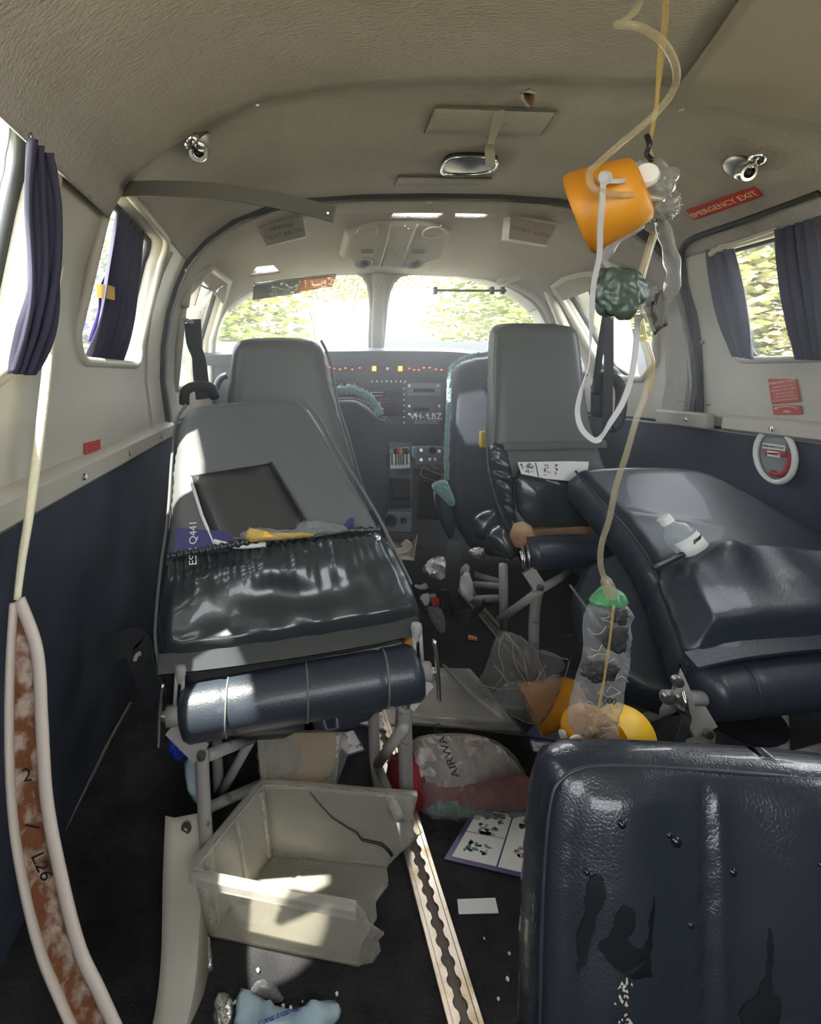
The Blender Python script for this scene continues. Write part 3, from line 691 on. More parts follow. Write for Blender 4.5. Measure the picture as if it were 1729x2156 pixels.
cu = curtain('navy purple curtain at the near left cabin window', ([(62, 290), (52, 420), (55, 600), (40, 700), (20, 785)], [(112, 335), (130, 420), (128, 560), (105, 700), (68, 790)]), (.60, .635), 0, folds=3, amp=.007)
tube('curtain_hook', [P(66, 290, .61), P(64, 282, .61), P(69, 278, .62)], .002, 'steel', cu, seg=6)
curtain('dark pleated curtain in the far left cabin window', ([(245, 445), (225, 560), (205, 680), (178, 765)], [(305, 490), (296, 580), (282, 690), (250, 778)]), (1.05, 1.27), 0, folds=6, amp=.006)
cu = curtain('bright purple curtain with gold tieback outside the dark left curtain', ([(228, 560), (205, 605), (202, 660), (188, 720)], [(248, 566), (238, 610), (226, 650), (205, 700)]), (1.08, 1.14), 0, 'curtain_purple', 2, .004)
band('tieback', [P(203, 612, 1.06), P(222, 614, 1.07), P(240, 618, 1.10)], (0, 0, 1), .028, .004, 'gold', cu)
curtain('dark curtain at the forward edge of the emergency exit window', ([(1490, 516), (1500, 590), (1518, 680), (1545, 750)], [(1545, 520), (1562, 600), (1578, 690), (1588, 757)]), (1.46, 1.38), 0, folds=3, amp=.007)
curtain('wide dark curtain at the right edge of the emergency exit window', ([(1638, 484), (1648, 580), (1662, 680), (1680, 757)], [(1745, 450), (1755, 550), (1765, 660), (1775, 760)]), (1.22, 1.08), 0, folds=5, amp=.008)
o = thing('curtain_rail', 'cream curtain rail along the top of the emergency exit window', 'rail', P(1600, 500, 1.28))
tube('rail', [ray(1520, 516, .008), ray(1570, 503, .008), ray(1640, 478, .008)], .006, 'cream', o)
# ------------------------------------------------------------ emergency handle
c = ray(1645, 960, .004); o = thing('handle_recess', 'oval white-rimmed EMERGENCY EXIT HANDLE recess on the dark right wall', 'handle', c)
rw_, rh_ = .052, .066
def hp_(a, k=1, lift=0): return V((c.x-.012-lift, c.y+math.cos(a)*rw_*k, c.z+math.sin(a)*rh_*k))
tube('handle_rim', [hp_(2*math.pi*i/40) for i in range(40)], .0065, 'white', o, closed=True, seg=10)
vs = [hp_(2*math.pi*i/40, .97, -.010) for i in range(40)]; mesh('recess_plate', vs, [tuple(range(40))], 'cream_dark', o, solid=.002, smooth=False)
vs = [hp_(2*math.pi*i/40, .97, .001) for i in range(40)]; mesh('clear_cover', vs, [tuple(range(40))], 'glass', o, solid=.001, smooth=False)
tube('red_lever', [hp_(math.radians(a), .72, -.004) for a in (170, 200, 230, 260, 290)], .007, 'red', o); tube('red_lever', [hp_(math.radians(165), .5, -.004), hp_(math.radians(5), .5, -.004)], .008, 'red', o)
for s, z, wd in (('EMERGENCY EXIT', .022, .06), ('HANDLE', .004, .034)):
    f_ = V((c.x-.016, c.y, c.z+z)); b_ = box('label_plate', f_+V((.001, 0, 0)), (.001, wd, .014), 'paper', o, bevel=0)
    text(s, f_+V((-.0002, 0, 0)), (0, -1, 0), (0, 0, 1), .0072, 'letter_black', b_)
# ------------------------------------------------------------ instrument panel and cockpit
o = thing('instrument_panel', 'dark instrument panel with orange lights and VH-LBZ lettering under the windscreen', 'instrument panel', P(850, 1000, 2.3))
YP = 2.28
def PP(x, y, d=0): return P(x, y, YP-d)
mesh('panel_face', [PP(x, y) for x, y in ((440, 765), (1200, 765), (1200, 940), (440, 940))]+[P(x, y, YP+.04) for x, y in ((440, 765), (1200, 765), (1200, 940), (440, 940))], [(0, 1, 2, 3), (0, 4, 5, 1), (3, 2, 6, 7), (0, 3, 7, 4), (1, 5, 6, 2)], 'panel_dark', o, smooth=False)
vs = []; fs = []; K = 40
for k in range(K+1):
    x = 430+(1210-430)*k/K; top = 733+(.00012*abs(x-830)**2.0 if x > 830 else .00006*(830-x)**2)
    if x > 940: top += .0009*(x-940)**2
    top = min(top, 800)
    vs += [P(x, 770, YP-.03), P(x, top+6, YP-.05), P(x, top, YP), P(x, top-1, YP+.26), P(x, 780, YP+.3)]
for k in range(K):
    for j in range(4): fs.append((k*5+j, k*5+j+1, k*5+6+j, k*5+5+j))
mesh('glare_shield', vs, fs, 'panel_dark', o, sharp=50)
for i, x in enumerate([694, 704, 716, 728, 742, 758]+[788, 843]+[862, 872, 882, 893, 905, 918, 930]):
    big = x in (788, 843); mb = MB()
    box('warning_light', PP(x, 776 + (0 if big else random.uniform(-3, 3)), .003), (.018 if big else .009, .006, .022 if big else .006), 'lamp_orange' if big else 'lamp_red', o)
cyl('knob', PP(816, 776, 0), PP(816, 776, .012), .007, 'steel', o)
for x, y, r in ((715, 812, .022), (742, 812, .024), (700, 850, .02)):
    g = lathe('gauge', [(0, r*1.15), (.008, r*1.15), (.008, r), (.002, r*.95), (.002, 0)], PP(x, y, 0), (0, -1, 0), 'black', o)
    for k in range(8):
        a = math.pi*2*k/8; p = PP(x, y, .006); mesh('tick', *box_g(p+V((math.cos(a)*r*.8, 0, math.sin(a)*r*.8)), (.003, .001, .003)), 'letter_white', g)
    tube('needle', [PP(x, y, .008), PP(x, y, .008)+V((r*.5, 0, r*.4))], .001, 'letter_white', g, seg=5, n=1)
s1 = box('navigation_screen', PP(812, 850, .004), (.135, .01, .105), 'screen', o)
for k, (wd, m) in enumerate(((.06, 'letter_white'), (.055, 'letter_white'), (.085, 'letter_red'), (.09, 'letter_red'), (.04, 'letter_white'), (.055, 'letter_white'), (.05, 'letter_white'))):
    box('screen_line', PP(788, 826+k*7, .0095)+V((wd/2-.02, 0, 0)), (wd, .0008, .0022), m, s1, bevel=0)
rad = box('radio_stack', PP(893, 850, .006), (.16, .012, .16), 'panel_mid', o)
box('radio_face', PP(893, 820, .014), (.145, .006, .055), 'panel_grey', rad); box('radio_face', PP(893, 865, .014), (.145, .006, .06), 'panel_mid', rad)
box('radio_display', PP(893, 822, .018), (.09, .003, .016), 'screen', rad); box('radio_display', PP(888, 862, .018), (.07, .003, .014), 'screen', rad)
for x, y in ((862, 855), (862, 872), (925, 855), (925, 872), (922, 812), (862, 812), (875, 874), (900, 874), (912, 874)): cyl('knob', PP(x, y, .014), PP(x, y, .024), .006, 'steel', rad, seg=10)
for k in range(8): cyl('knob', PP(784+k*10, 803, 0), PP(784+k*10, 803, .01), .004, 'steel', o, seg=8)
for k in range(8): cyl('knob', PP(851, 806+k*12, 0), PP(851, 806+k*12, .01), .0035, 'steel', o, seg=8)
text('VH- LBZ', PP(897, 877, .026), (1, 0, 0), (0, 0, 1), .038, 'letter_white', o, bold=.0006)
text('VMO 220 KIAS  ALT 20000 FT', PP(899, 887, .026), (1, 0, 0), (0, 0, 1), .0085, 'letter_white', o); text('NO SMOKING  NO AEROBATICS', PP(898, 891, .026), (1, 0, 0), (0, 0, 1), .0075, 'letter_white', o)
# pedestal
o = thing('engine_control_pedestal', 'engine control pedestal with white quadrant between the pilot seats', 'pedestal', PZ(845, 1245, 0))
mesh('pedestal_body', [P(x, y, Y) for x, y, Y in ((818, 935, 2.26), (868, 935, 2.26), (868, 1010, 2.05), (818, 1010, 2.05), (812, 1120, 2.0), (866, 1120, 2.0), (812, 1240, 2.05), (866, 1240, 2.05))], [(0, 1, 2, 3), (3, 2, 5, 4), (4, 5, 7, 6)], 'panel_mid', o, solid=.02, smooth=False)
mesh('lever_plate', [P(x, y, Y) for x, y, Y in ((822, 945, 2.18), (861, 943, 2.18), (864, 985, 2.06), (822, 987, 2.06))], [(0, 1, 2, 3)], 'paint_white', o, solid=.006, smooth=False)
for x, m in ((826, 'steel'), (834, 'black'), (840, 'red_bright'), (845, 'figure_yellow'), (850, 'black'), (857, 'black')):
    lv = tube('lever', [P(x, 978, 2.08), P(x-1, 945, 2.06)], .004, 'steel', o, n=1, seg=8); lathe('lever_knob', [(-.012, .004), (-.008, .010), (.008, .010), (.012, .004)], P(x-1, 950, 2.05), (0, 0, 1), m, lv, seg=12)
box('black_cover', P(842, 1030, 1.98), (.075, .05, .08), 'black', o, bevel=.01); box('black_cover', P(842, 1058, 1.97), (.08, .06, .03), 'black', o, bevel=.008)
g = box('lower_gauge_box', P(836, 1096, 1.93), (.095, .05, .075), 'panel_grey', o, bevel=.006)
for x, r in ((823, .022), (850, .012)): lathe('gauge', [(0, r), (.006, r), (.006, r*.8), (.002, 0)], P(x, 1096, 1.90), (0, -1, 0), 'black', g)
o = thing('radio_control_box', 'grey radio control box with knobs right of the engine levers', 'radio', P(905, 975, 2.2))
box('box_face', P(903, 958, 2.18), (.13, .06, .07), 'panel_grey', o, bevel=.004); lathe('dial', [(0, .015), (.01, .013), (.01, 0)], P(910, 948, 2.145), (0, -1, 0), 'black', o)
for x, y, m in ((887, 948, 'steel'), (887, 968, 'steel'), (905, 967, 'letter_cream'), (916, 967, 'letter_cream'), (925, 950, 'steel'), (928, 968, 'black')): cyl('knob', P(x, y, 2.15), P(x, y, 2.13), .007, m, o, seg=12)
tag(box('teal_grip', P(872, 952, 2.14), (.014, .03, .045), 'fleece', bevel=.005), 'small teal grip beside the white engine quadrant', 'grip')
o = thing('loose_wiring', 'tangle of loose wires hanging below the radio control box', 'wiring', P(900, 1000, 2.1))
for k in range(9):
    a = P(868+k*9, 975, 2.16); pts = [a]+[a+V((random.uniform(-.03, .06)*j, random.uniform(-.02, .02), -.028*j+random.uniform(-.01, .01))) for j in range(1, 4)]
    tube('wire', pts, .002, ['cream', 'black', 'red', 'steel'][k % 4], o, seg=5)
o = thing('cable_tray', 'metal tray with coiled cables on the floor between the pilot seats', 'tray', P(845, 1180, 1.75))
mesh('tray', [P(x, y, Y) for x, y, Y in ((815, 1122, 1.9), (878, 1126, 1.85), (872, 1180, 1.72), (812, 1176, 1.75), (818, 1135, 1.95), (868, 1135, 1.95), (866, 1170, 1.8), (815, 1168, 1.8))], [(0, 1, 5, 4), (1, 2, 6, 5), (2, 3, 7, 6), (3, 0, 4, 7), (4, 5, 6, 7)], 'cream_dark', o, solid=.003, smooth=False)
for k in range(5): tube('cable', [P(840+(10+4*k)*math.cos(a), 1150+(6+2.4*k)*math.sin(a), 1.80) for a in [i*.5 for i in range(-2, 9)]], .0035, 'strip_edge', o, seg=6)
# footwell box and dark underpanel
tag(box('black_centre_box', P(900, 1040, 2.25), (.12, .1, .20), 'black', bevel=.01), 'black box low behind the wiring in the cockpit footwell', 'box')
# sun visors
o = thing('sun_visor', 'left sun visor, smoked with an amber end, folded under the windscreen top', 'visor', P(620, 605, 2.1))
vq = [(533, 612, 2.02), (628, 603, 2.10), (700, 590, 2.12), (706, 580, 2.14), (640, 588, 2.12), (534, 600, 2.04)]
mesh('smoked_blade', [P(x, y, Y) for x, y, Y in ((532, 632, 2.02), (632, 617, 2.10), (640, 588, 2.12), (534, 604, 2.04))], [(0, 1, 2, 3)], 'smoke_visor', o, solid=.006, smooth=False)
mesh('amber_blade', [P(x, y, Y) for x, y, Y in ((622, 616, 2.09), (700, 603, 2.13), (708, 579, 2.15), (634, 590, 2.11))], [(0, 1, 2, 3)], 'amber_visor', o, solid=.005, smooth=False)
tube('visor_rod', [P(534, 600, 2.02), P(620, 589, 2.09), P(706, 579, 2.14)], .006, 'steel', o)
o = thing('sun_visor', 'clear right sun visor on a black rod across the windscreen glare', 'visor', P(990, 620, 2.2))
tube('visor_rod', [P(912, 611, 2.22), P(990, 612, 2.18), P(1066, 612, 2.08)], .005, 'black', o)
mesh('clear_blade', [P(x, y, Y) for x, y, Y in ((970, 632, 2.18), (1064, 634, 2.10), (1062, 617, 2.11), (970, 616, 2.18))], [(0, 1, 2, 3)], 'glass', o, solid=.004, smooth=False)
for x in (917, 1036, 1058): box('visor_clip', P(x, 612, 2.12), (.014, .02, .03), 'black', o)
o = thing('storm_window_latch', 'chrome latch rod at the left cockpit side window', 'latch', P(440, 600, 1.9))
tube('latch_rod', [P(405, 588, 1.84), P(432, 605, 1.92), P(458, 614, 1.98)], .004, 'steel', o); tube('latch_lever', [P(456, 614, 1.97), P(468, 600, 1.96)], .005, 'chrome', o)
tag(box('hanging_flap', P(404, 615, 1.82), (.05, .012, .085), 'cream_dark', R=Matrix.Rotation(.3, 3, 'Y')), 'small tan shade hanging at the left cockpit side window', 'flap')
# shoulder belts
def shoulder_belt(label, pts, w_, anchor, loop):
    o = thing('shoulder_belt', label, 'seat belt', pts[-1]); band('webbing', pts, (1, 0, 0), w_, .003, 'webbing', o)
    tube('belt_anchor', [anchor[0], anchor[1]], .007, 'cream_dark', o, n=1)
    tube('belt_guide', loop, .016, 'black_rubber', o, seg=10); return o
shoulder_belt('black shoulder belt hanging by the left cockpit window', [P(402, 680, 1.72), P(406, 720, 1.71), P(420, 760, 1.7), P(430, 840, 1.68)], .042, (P(375, 668, 1.72), P(408, 680, 1.72)), [P(388, 850, 1.62), P(392, 822, 1.64), P(420, 812, 1.66), P(446, 818, 1.66), P(452, 836, 1.64)])
band('webbing', [P(412, 672, 1.74), P(414, 720, 1.74), P(418, 790, 1.72), P(424, 840, 1.70)], (1, 0, 0), .035, .003, 'webbing', bpy.data.objects['shoulder_belt'])
o = shoulder_belt('black shoulder belt hanging by the right cockpit window', [P(1282, 668, 1.62), P(1282, 760, 1.6), P(1280, 850, 1.58), P(1278, 905, 1.56)], .028, (P(1272, 655, 1.64), P(1290, 672, 1.62)), [P(1256, 830, 1.62), P(1262, 800, 1.63), P(1285, 792, 1.63), P(1305, 812, 1.62), P(1308, 850, 1.6), P(1300, 890, 1.58), P(1285, 902, 1.57)])
tube('belt_anchor', [P(1281, 662, 1.63), ray(1345, 640, -.01)], .006, 'steel', o, n=1)
band('webbing', [P(1276, 660, 1.66), P(1265, 730, 1.65), P(1256, 800, 1.63)], (1, 0, 0), .02, .003, 'webbing', o)
box('belt_retractor', P(1266, 842, 1.64), (.045, .05, .11), 'black', o, bevel=.01)
tag(tube('control_yoke', [P(1262, 770, 1.95), P(1285, 775, 1.95), P(1300, 790, 1.95), P(1306, 830, 1.94), P(1300, 870, 1.94)], .012, 'black'), 'black curved control yoke arm visible beside the right shoulder belt', 'control yoke')
tag(tube('control_yoke', [P(448, 838, 1.95), P(462, 800, 1.95), P(478, 790, 1.95)], .014, 'black'), 'black control yoke arm left of the tall left seat', 'control yoke')
# ------------------------------------------------------------ seats
def pl(pts, O, N, off=0):
    N = V(N).normalized(); return [onplane(x, y, O+N*off, N) for x, y in pts]
def nplane(a, b, c):
    n = (b-a).cross(c-a).normalized()
    return n if n.y < 0 else -n
def wr(s, a, k=0): return lambda x, y, d: a*nz((x, y), s, k)
# --- near left seat
o = seatL = thing('passenger_seat', 'near left seat leaning forward, stuffed seat pocket and padded front roll', 'seat', PZ(640, 1880, 0))
BL = P(330, 1415, .86); BR = P(890, 1320, .90); TP = P(515, 838, 1.20); N1 = nplane(BL, BR, TP)
out = [(398, 846), (430, 838), (560, 829), (618, 828), (645, 838), (675, 880), (705, 935), (745, 1000), (790, 1075), (830, 1150), (868, 1225), (893, 1300), (890, 1335), (700, 1372), (480, 1400), (332, 1418), (322, 1330), (334, 1200), (350, 1080), (358, 960), (368, 880)]
def dl(x, y, d): return .0015*nz((x, y), 9)
cushion('backrest', pl(out, BL, N1), N1, .085, 'leather_light', o, r=.035, h=.010, disp=dl, smooth_it=1)
for pts in ([(640, 838), (675, 885), (705, 940), (745, 1003), (795, 1085), (832, 1160), (866, 1230)], [(392, 852), (372, 885), (362, 965), (354, 1080), (338, 1200), (327, 1330), (336, 1410)]):
    tube('piping', pl(pts, BL, N1, -.018), .0035, 'leather_light', o, seg=8)
# pocket
po = [(352, 1172), (420, 1160), (500, 1146), (600, 1127), (700, 1120), (800, 1116), (835, 1165), (866, 1225), (890, 1300), (880, 1318), (700, 1352), (480, 1385), (338, 1400), (330, 1330), (338, 1240)]
PO = pl(po, BL, N1, .004); Oc = sum(PO, V())/len(PO); _, Uc, Wc, _n = frame3(Oc, N1)
foc = onplane(560, 1290, BL, N1)-Oc; fx, fy = foc.dot(Uc), foc.dot(Wc)
tl = PO[0]-Oc; tr = PO[5]-Oc
def pk(x, y, d):
    # vertical gathers under the elastic edge, fans of folds further down
    ax, ay = tl.dot(Uc), tl.dot(Wc); bx, by = tr.dot(Uc), tr.dot(Wc); L = math.hypot(bx-ax, by-ay)
    s = ((x-ax)*(bx-ax)+(y-ay)*(by-ay))/L; dt = -((x-ax)*(by-ay)-(y-ay)*(bx-ax))/L; dt = abs(dt)
    g = .0045*math.sin(s*360+4*nz((s, dt), 14))*math.exp(-dt/.024)
    a = math.atan2(y-fy, x-fx); r = math.hypot(x-fx, y-fy)
    fx2 = x*.94+y*.34; fy2 = y*.94-x*.34+.03*math.sin(x*9)
    fold = .030*noise.noise(V((fx2*4, fy2*17, 3.3)))*sm(d/.03)+.006*noise.noise(V((x*22+y*8, y*7, 8)))*sm(d/.02)*sm((y+.05)/.08)
    return g+fold+.010*sm(d/.09)+.006*nz((x, y), 22)*sm(d/.02)
cushion('seat_pocket', PO, N1, .014, 'leather_pocket', o, r=.007, h=.0034, puff=.022, disp=pk, smooth_it=1)
tube('pocket_elastic', pl([(352, 1172), (420, 1160), (500, 1145), (600, 1126), (700, 1118), (800, 1115)], BL, N1, .020), lambda t: .0062+.0018*math.sin(t*160), 'leather_pocket', o, seg=10, n=24)
hb_ = pl([(334, 1400), (480, 1384), (700, 1352), (882, 1316)], BL, N1, .010)
band('pocket_hem', hb_, Wc, .030, .010, 'leather_pocket', o)
cushion('torn_foam', pl([(850, 1340), (893, 1322), (889, 1345), (866, 1368), (845, 1366)], BL, N1, -.01), N1, .02, 'foam_orange', o, h=.008)
# padded roll
ra = P(375, 1505, .845); rb = P(890, 1412, .865)
d_ = (rb-ra); vs, fs = tube_g([ra+d_*t for t in np.linspace(0, 1, 50)], lambda t: .043*(min(1, t/.03, (1-t)/.03)**.35 if 0 < t < 1 else .3)*(1-.07*max(math.exp(-((t-q)/.008)**2) for q in (.20, .52, .84))), seg=28, n=1)
mesh('front_roll', vs, fs, 'leather', o)
for q in (.20, .52, .84): tube('roll_seam', [ra+d_*q+V((0, .043*math.cos(a), .043*math.sin(a))) for a in [math.radians(k*15) for k in range(24)]], .0018, 'leather_light', o, closed=True, seg=6)
# seat pan seen edge-on above the roll
cushion('seat_cushion', [P(345, 1450, .90), P(880, 1365, .93), P(870, 1300, 1.30), P(380, 1360, 1.28)], V((0, -.2, 1)), .07, 'leather', o, h=.02)
# brackets, links, chrome levers
def end_fitting(o, bx, by, Y, s):
    b = P(bx, by, Y); tube('pivot_arm', [b, b+V((s*-.035, 0, .004))], .016, 'frame_paint', o, seg=14, n=1)
    for k in (0, 1): tube('recline_rod', [b+V((-s*(.012+.012*k), .0, .01)), b+V((-s*(.014+.010*k), .01, .075))], .0035, 'frame_paint', o, n=1, seg=8)
    lathe('spring_cup', [(0, .006), (.02, .010), (.026, .008), (.028, 0)], b+V((-s*.020, .008, .050)), (0, 0, 1), 'frame_paint', o, seg=16)
    tube('recline_lever', [b+V((s*.006, -.004, .055)), b+V((s*.010, -.010, .01)), b+V((s*.012, -.012, -.04))], .0035, 'chrome', o, seg=8, r2=.006)
    lathe('bolt', [(0, .008), (.008, .007), (.009, 0)], b, (s, 0, 0), 'steel', o, seg=12)
end_fitting(o, 352, 1508, .84, -1); end_fitting(o, 905, 1415, .865, 1)
def linkbar(o, a, b, w_=.018):
    band('link_plate', [a, b], (1, 0, .3), w_*2, .008, 'frame_paint', o, n=1); lathe('bolt', [(0, .008), (.006, .007), (.007, 0)], b+V((0, -.004, 0)), (0, -1, 0), 'steel', o, seg=12)
linkbar(o, P(365, 1525, .84), P(425, 1585, .83)); linkbar(o, P(895, 1425, .86), P(852, 1478, .85))
tube('leg', [P(424, 1580, .835), P(430, 1700, .84), P(442, 1890, .845)], .0115, 'frame_paint', o, seg=12); tube('leg', [P(850, 1475, .855), P(854, 1600, .93), P(857, 1720, 1.0)], .0125, 'frame_paint', o, seg=12)
tube('leg', [P(786, 1470, 1.03), P(790, 1600, 1.03), P(800, 1668, 1.04)], .011, 'frame_paint', o, seg=12)
tube('leg', [P(455, 1500, 1.02), P(458, 1600, 1.03), P(462, 1690, 1.04)], .011, 'frame_paint', o, seg=12)
for a, b in ((P(850, 1530, .86), P(795, 1610, 1.02)), (P(795, 1612, 1.02), P(840, 1720, .88)), (P(440, 1590, .85), P(530, 1555, .98)), (P(530, 1555, .98), P(460, 1680, 1.02)), (P(440, 1700, .95), P(620, 1620, 1.08)), (P(462, 1690, 1.04), P(600, 1700, 1.05)), (P(600, 1520, .95), P(700, 1460, .93))):
    tube('brace', [a, b], .009, 'frame_paint', o, n=1, seg=10)
# things in the near left pocket
nb = pl([(450, 1150), (402, 1012), (398, 1000), (570, 973), (640, 1090), (632, 1150)], BL, N1, .012)
o = thing('spiral_notebook', 'dark spiral-bound notebook standing in the near left seat pocket', 'notebook', nb[0])
nO = nb[0]; cushion('cover', nb, N1, .008, 'notebook_cover', o, r=.002, h=.02, smooth_it=0)
tube('page_edge', pl([(450, 1145), (425, 1085), (400, 1005)], BL, N1, .010), .0035, 'paper', o, seg=8, n=1)
tube('page_edge', pl([(450, 1140), (500, 1150), (560, 1146)], BL, N1, .015), .005, 'paper', o, seg=8)
for k in range(22):
    c = pl([(570+70*k/21*1.0, 975+118*k/21)], BL, N1, .012)[0]; tube('spiral_ring', [c+Uc*.004*math.cos(a)+N1*.005*math.sin(a) for a in [math.radians(40*i) for i in range(9)]], .0007, 'black', o, closed=True, seg=5)
def card(name, label, pts, m, cat='card', th=.0012, parent=None, O=None, N=None, off=0):
    p = pl(pts, O, N, off) if O is not None else pts; q = p+[v-(N or V((0, 0, 1)))*th for v in p]; n = len(p)
    x = mesh(name, q, [tuple(range(n)), tuple(reversed(range(n, 2*n)))]+[(i, n+i, n+(i+1) % n, (i+1) % n) for i in range(n)], m, parent, smooth=False)
    if label: tag(x, label, cat)
    return x
o = thing('safety_card', 'navy safety card with white lettering at the left end of the near pocket', 'card', pl([(405, 1150)], BL, N1)[0])
card('card_sheet', None, [(366, 1172), (370, 1115), (378, 1112), (470, 1118), (500, 1140), (480, 1160)], 'navy_card', parent=o, O=BL, N=N1, off=.013)
c1 = pl([(407, 1142)], BL, N1, .0145)[0]; text('ESSI Q441', c1, Wc-Uc*.1, -Uc, .020, 'letter_white', o)
card('safety_card', 'navy card corner poking out at the right end of the near pocket', [(712, 1120), (738, 1089), (746, 1092), (745, 1120)], 'navy_card', O=BL, N=N1, off=.010)
def crumple(name, pts3, N, m, parent, amp=.006, s=45, T=.012, h=.0035, k=0, smooth_it=1, puff=0):
    return cushion(name, pts3, N, T, m, parent, r=T/2, h=h, disp=lambda x, y, d: amp*(1.6*abs(noise.noise(V((x*s*.7, y*s*.7, k))))+.9*abs(noise.noise(V((x*s*1.7, y*s*1.7, k+3))))-.3), smooth_it=smooth_it, puff=puff)
o = thing('oxygen_mask_packet', 'yellow oxygen cup in clear film poking out of the near left pocket', 'mask', pl([(600, 1120)], BL, N1)[0])
crumple('yellow_wrap', pl([(512, 1140), (520, 1108), (545, 1112), (575, 1120), (660, 1118), (662, 1128), (580, 1135)], BL, N1, .036), N1, 'yellow_bright', o)
crumple('clear_film', pl([(496, 1130), (515, 1112), (560, 1106), (590, 1115), (625, 1112), (632, 1095), (660, 1092), (730, 1103), (735, 1115), (700, 1124), (560, 1138)], BL, N1, .040), N1, 'film_cloudy', o, .008)
# --- second-row left seat
N2 = V((0, -1, .12)); O2 = P(600, 900, 1.50)
o = thing('passenger_seat', 'tall grey seat back on the left, second from the front, backlit', 'seat', PZ(620, 1500, 0))
out = [(486, 740), (492, 716), (520, 706), (600, 704), (655, 707), (680, 722), (694, 755), (705, 820), (725, 880), (742, 940), (760, 1000), (780, 1070), (800, 1140), (790, 1210), (460, 1210), (468, 1000), (474, 860), (480, 780)]
cushion('backrest', pl(out, O2, N2), N2, .09, 'leather_grey', o, r=.04, h=.014, disp=dl, smooth_it=2)
tube('piping', pl([(676, 716), (697, 765), (712, 850), (735, 925), (756, 1000), (780, 1075)], O2, N2, -.012), .004, 'leather_light', o, seg=8)
cushion('seat_cushion', [P(470, 1195, 1.40), P(800, 1195, 1.40), P(790, 1130, 1.8), P(480, 1130, 1.8)], V((0, -.1, 1)), .09, 'leather', o, h=.03)
for x, y, Y in ((480, 1240, 1.45), (790, 1240, 1.45)): tube('leg', [P(x, y, Y), PZ(x, 1450, 0)], .011, 'frame_paint', o, n=1)
# --- pilot seats
o = thing('cockpit_seat', 'left pilot seat back in dark blue with teal fleece along its top edge', 'seat', PZ(740, 1330, 0))
O3 = P(760, 900, 1.90); N3 = V((0, -1, .08))
cushion('backrest', pl([(560, 850), (700, 838), (740, 836), (775, 850), (800, 876), (818, 878), (825, 900), (826, 1080), (818, 1092), (760, 1180), (560, 1180)], O3, N3), N3, .09, 'blue_panel', o, r=.03, h=.016, smooth_it=1)
def fleece(name, pts, r, parent, amp=.5):
    ps = spline(pts, 10); vs = []; fs = []; seg = 12
    v, f = tube_g(ps, r, seg=seg, n=1); vs = [p+(p-ps[min(i//seg, len(ps)-1)])*amp*random.uniform(-.6, 1.2) for i, p in enumerate(v)]
    return mesh(name, vs, f, 'fleece', parent)
fleece('fleece_trim', [P(700, 826, 1.90), P(735, 820, 1.90), P(770, 833, 1.90), P(792, 856, 1.90), P(799, 874, 1.90)], .014, o)
tube('piping', pl([(705, 842), (745, 840), (778, 856), (800, 878), (815, 880), (823, 895)], O3, N3, .003), .004, 'leather_light', o, seg=8)
o = thing('cockpit_seat', 'right pilot seat in dark blue with teal fleece hanging from its left edge', 'seat', PZ(985, 1330, 0))
cushion('backrest', pl([(952, 785), (965, 766), (1000, 752), (1060, 747), (1160, 750), (1160, 1180), (1010, 1180), (962, 1100), (950, 1040), (947, 930)], O3, N3), N3, .09, 'blue_panel', o, r=.03, h=.016, smooth_it=1)
fleece('fleece_trim', [P(1040, 744, 1.90), P(1000, 748, 1.90), P(965, 762, 1.90), P(948, 785, 1.90), P(945, 850, 1.90), P(941, 930, 1.90), P(940, 1010, 1.90)], .007, o)
cushion('seat_cushion', pl([(912, 1030), (945, 1020), (962, 1060), (965, 1110), (952, 1150), (935, 1120), (918, 1075)], P(940, 1090, 1.88), V((-.25, -1, .1))), V((-.25, -1, .1)), .12, 'blue_panel', o, r=.03, h=.014)
f_ = crumple('fleece_seat_edge', pl([(908, 1018), (940, 1008), (950, 1030), (962, 1062), (950, 1070), (930, 1048), (912, 1034)], P(940, 1040, 1.86), V((-.25, -1, .1))), V((-.25, -1, .1)), 'fleece', o, .01, 120, .03, .005)
# pale clip behind pilot seat
tag(box('yellow_clip', P(1021, 925, 1.60), (.03, .02, .05), 'figure_yellow', bevel=.004), 'small yellow and white clip on the edge of the right pilot seat', 'clip')
# --- second-row right seat
o = thing('passenger_seat', 'tall grey right seat back, second from the front, safety card in its pocket', 'seat', PZ(1120, 1400, 0))
O4 = P(1135, 900, 1.40); N4 = V((-.06, -1, .12))
out = [(1040, 700), (1050, 678), (1075, 673), (1135, 673), (1200, 675), (1228, 688), (1236, 740), (1244, 820), (1256, 900), (1275, 950), (1300, 1020), (1320, 1110), (1100, 1140), (1075, 1110), (1050, 1040), (1036, 970), (1034, 900), (1040, 800)]
def d4(x, y, d):
    return .0015*nz((x, y), 9)+(.007*noise.noise(V((x*18, y*60, 2)))*sm((-.02-y)/.12)*sm(1-(d/.07)) if y < 0 else 0)
cushion('backrest', pl(out, O4, N4), N4, .09, 'leather_grey', o, r=.035, h=.009, disp=d4, smooth_it=2)
tube('piping', pl([(1044, 700), (1040, 780), (1042, 860), (1037, 940), (1048, 1020), (1070, 1090)], O4, N4, .0), .004, 'leather_light', o, seg=8)
cushion('side_gusset', pl([(1034, 930), (1070, 935), (1085, 985), (1092, 1060), (1098, 1138), (1078, 1115), (1052, 1050), (1036, 985)], O4, N4, .02), N4, .05, 'leather_pocket', o, r=.025, h=.005, disp=lambda x, y, d: .010*noise.noise(V((x*14, y*70+x*30, 2))))
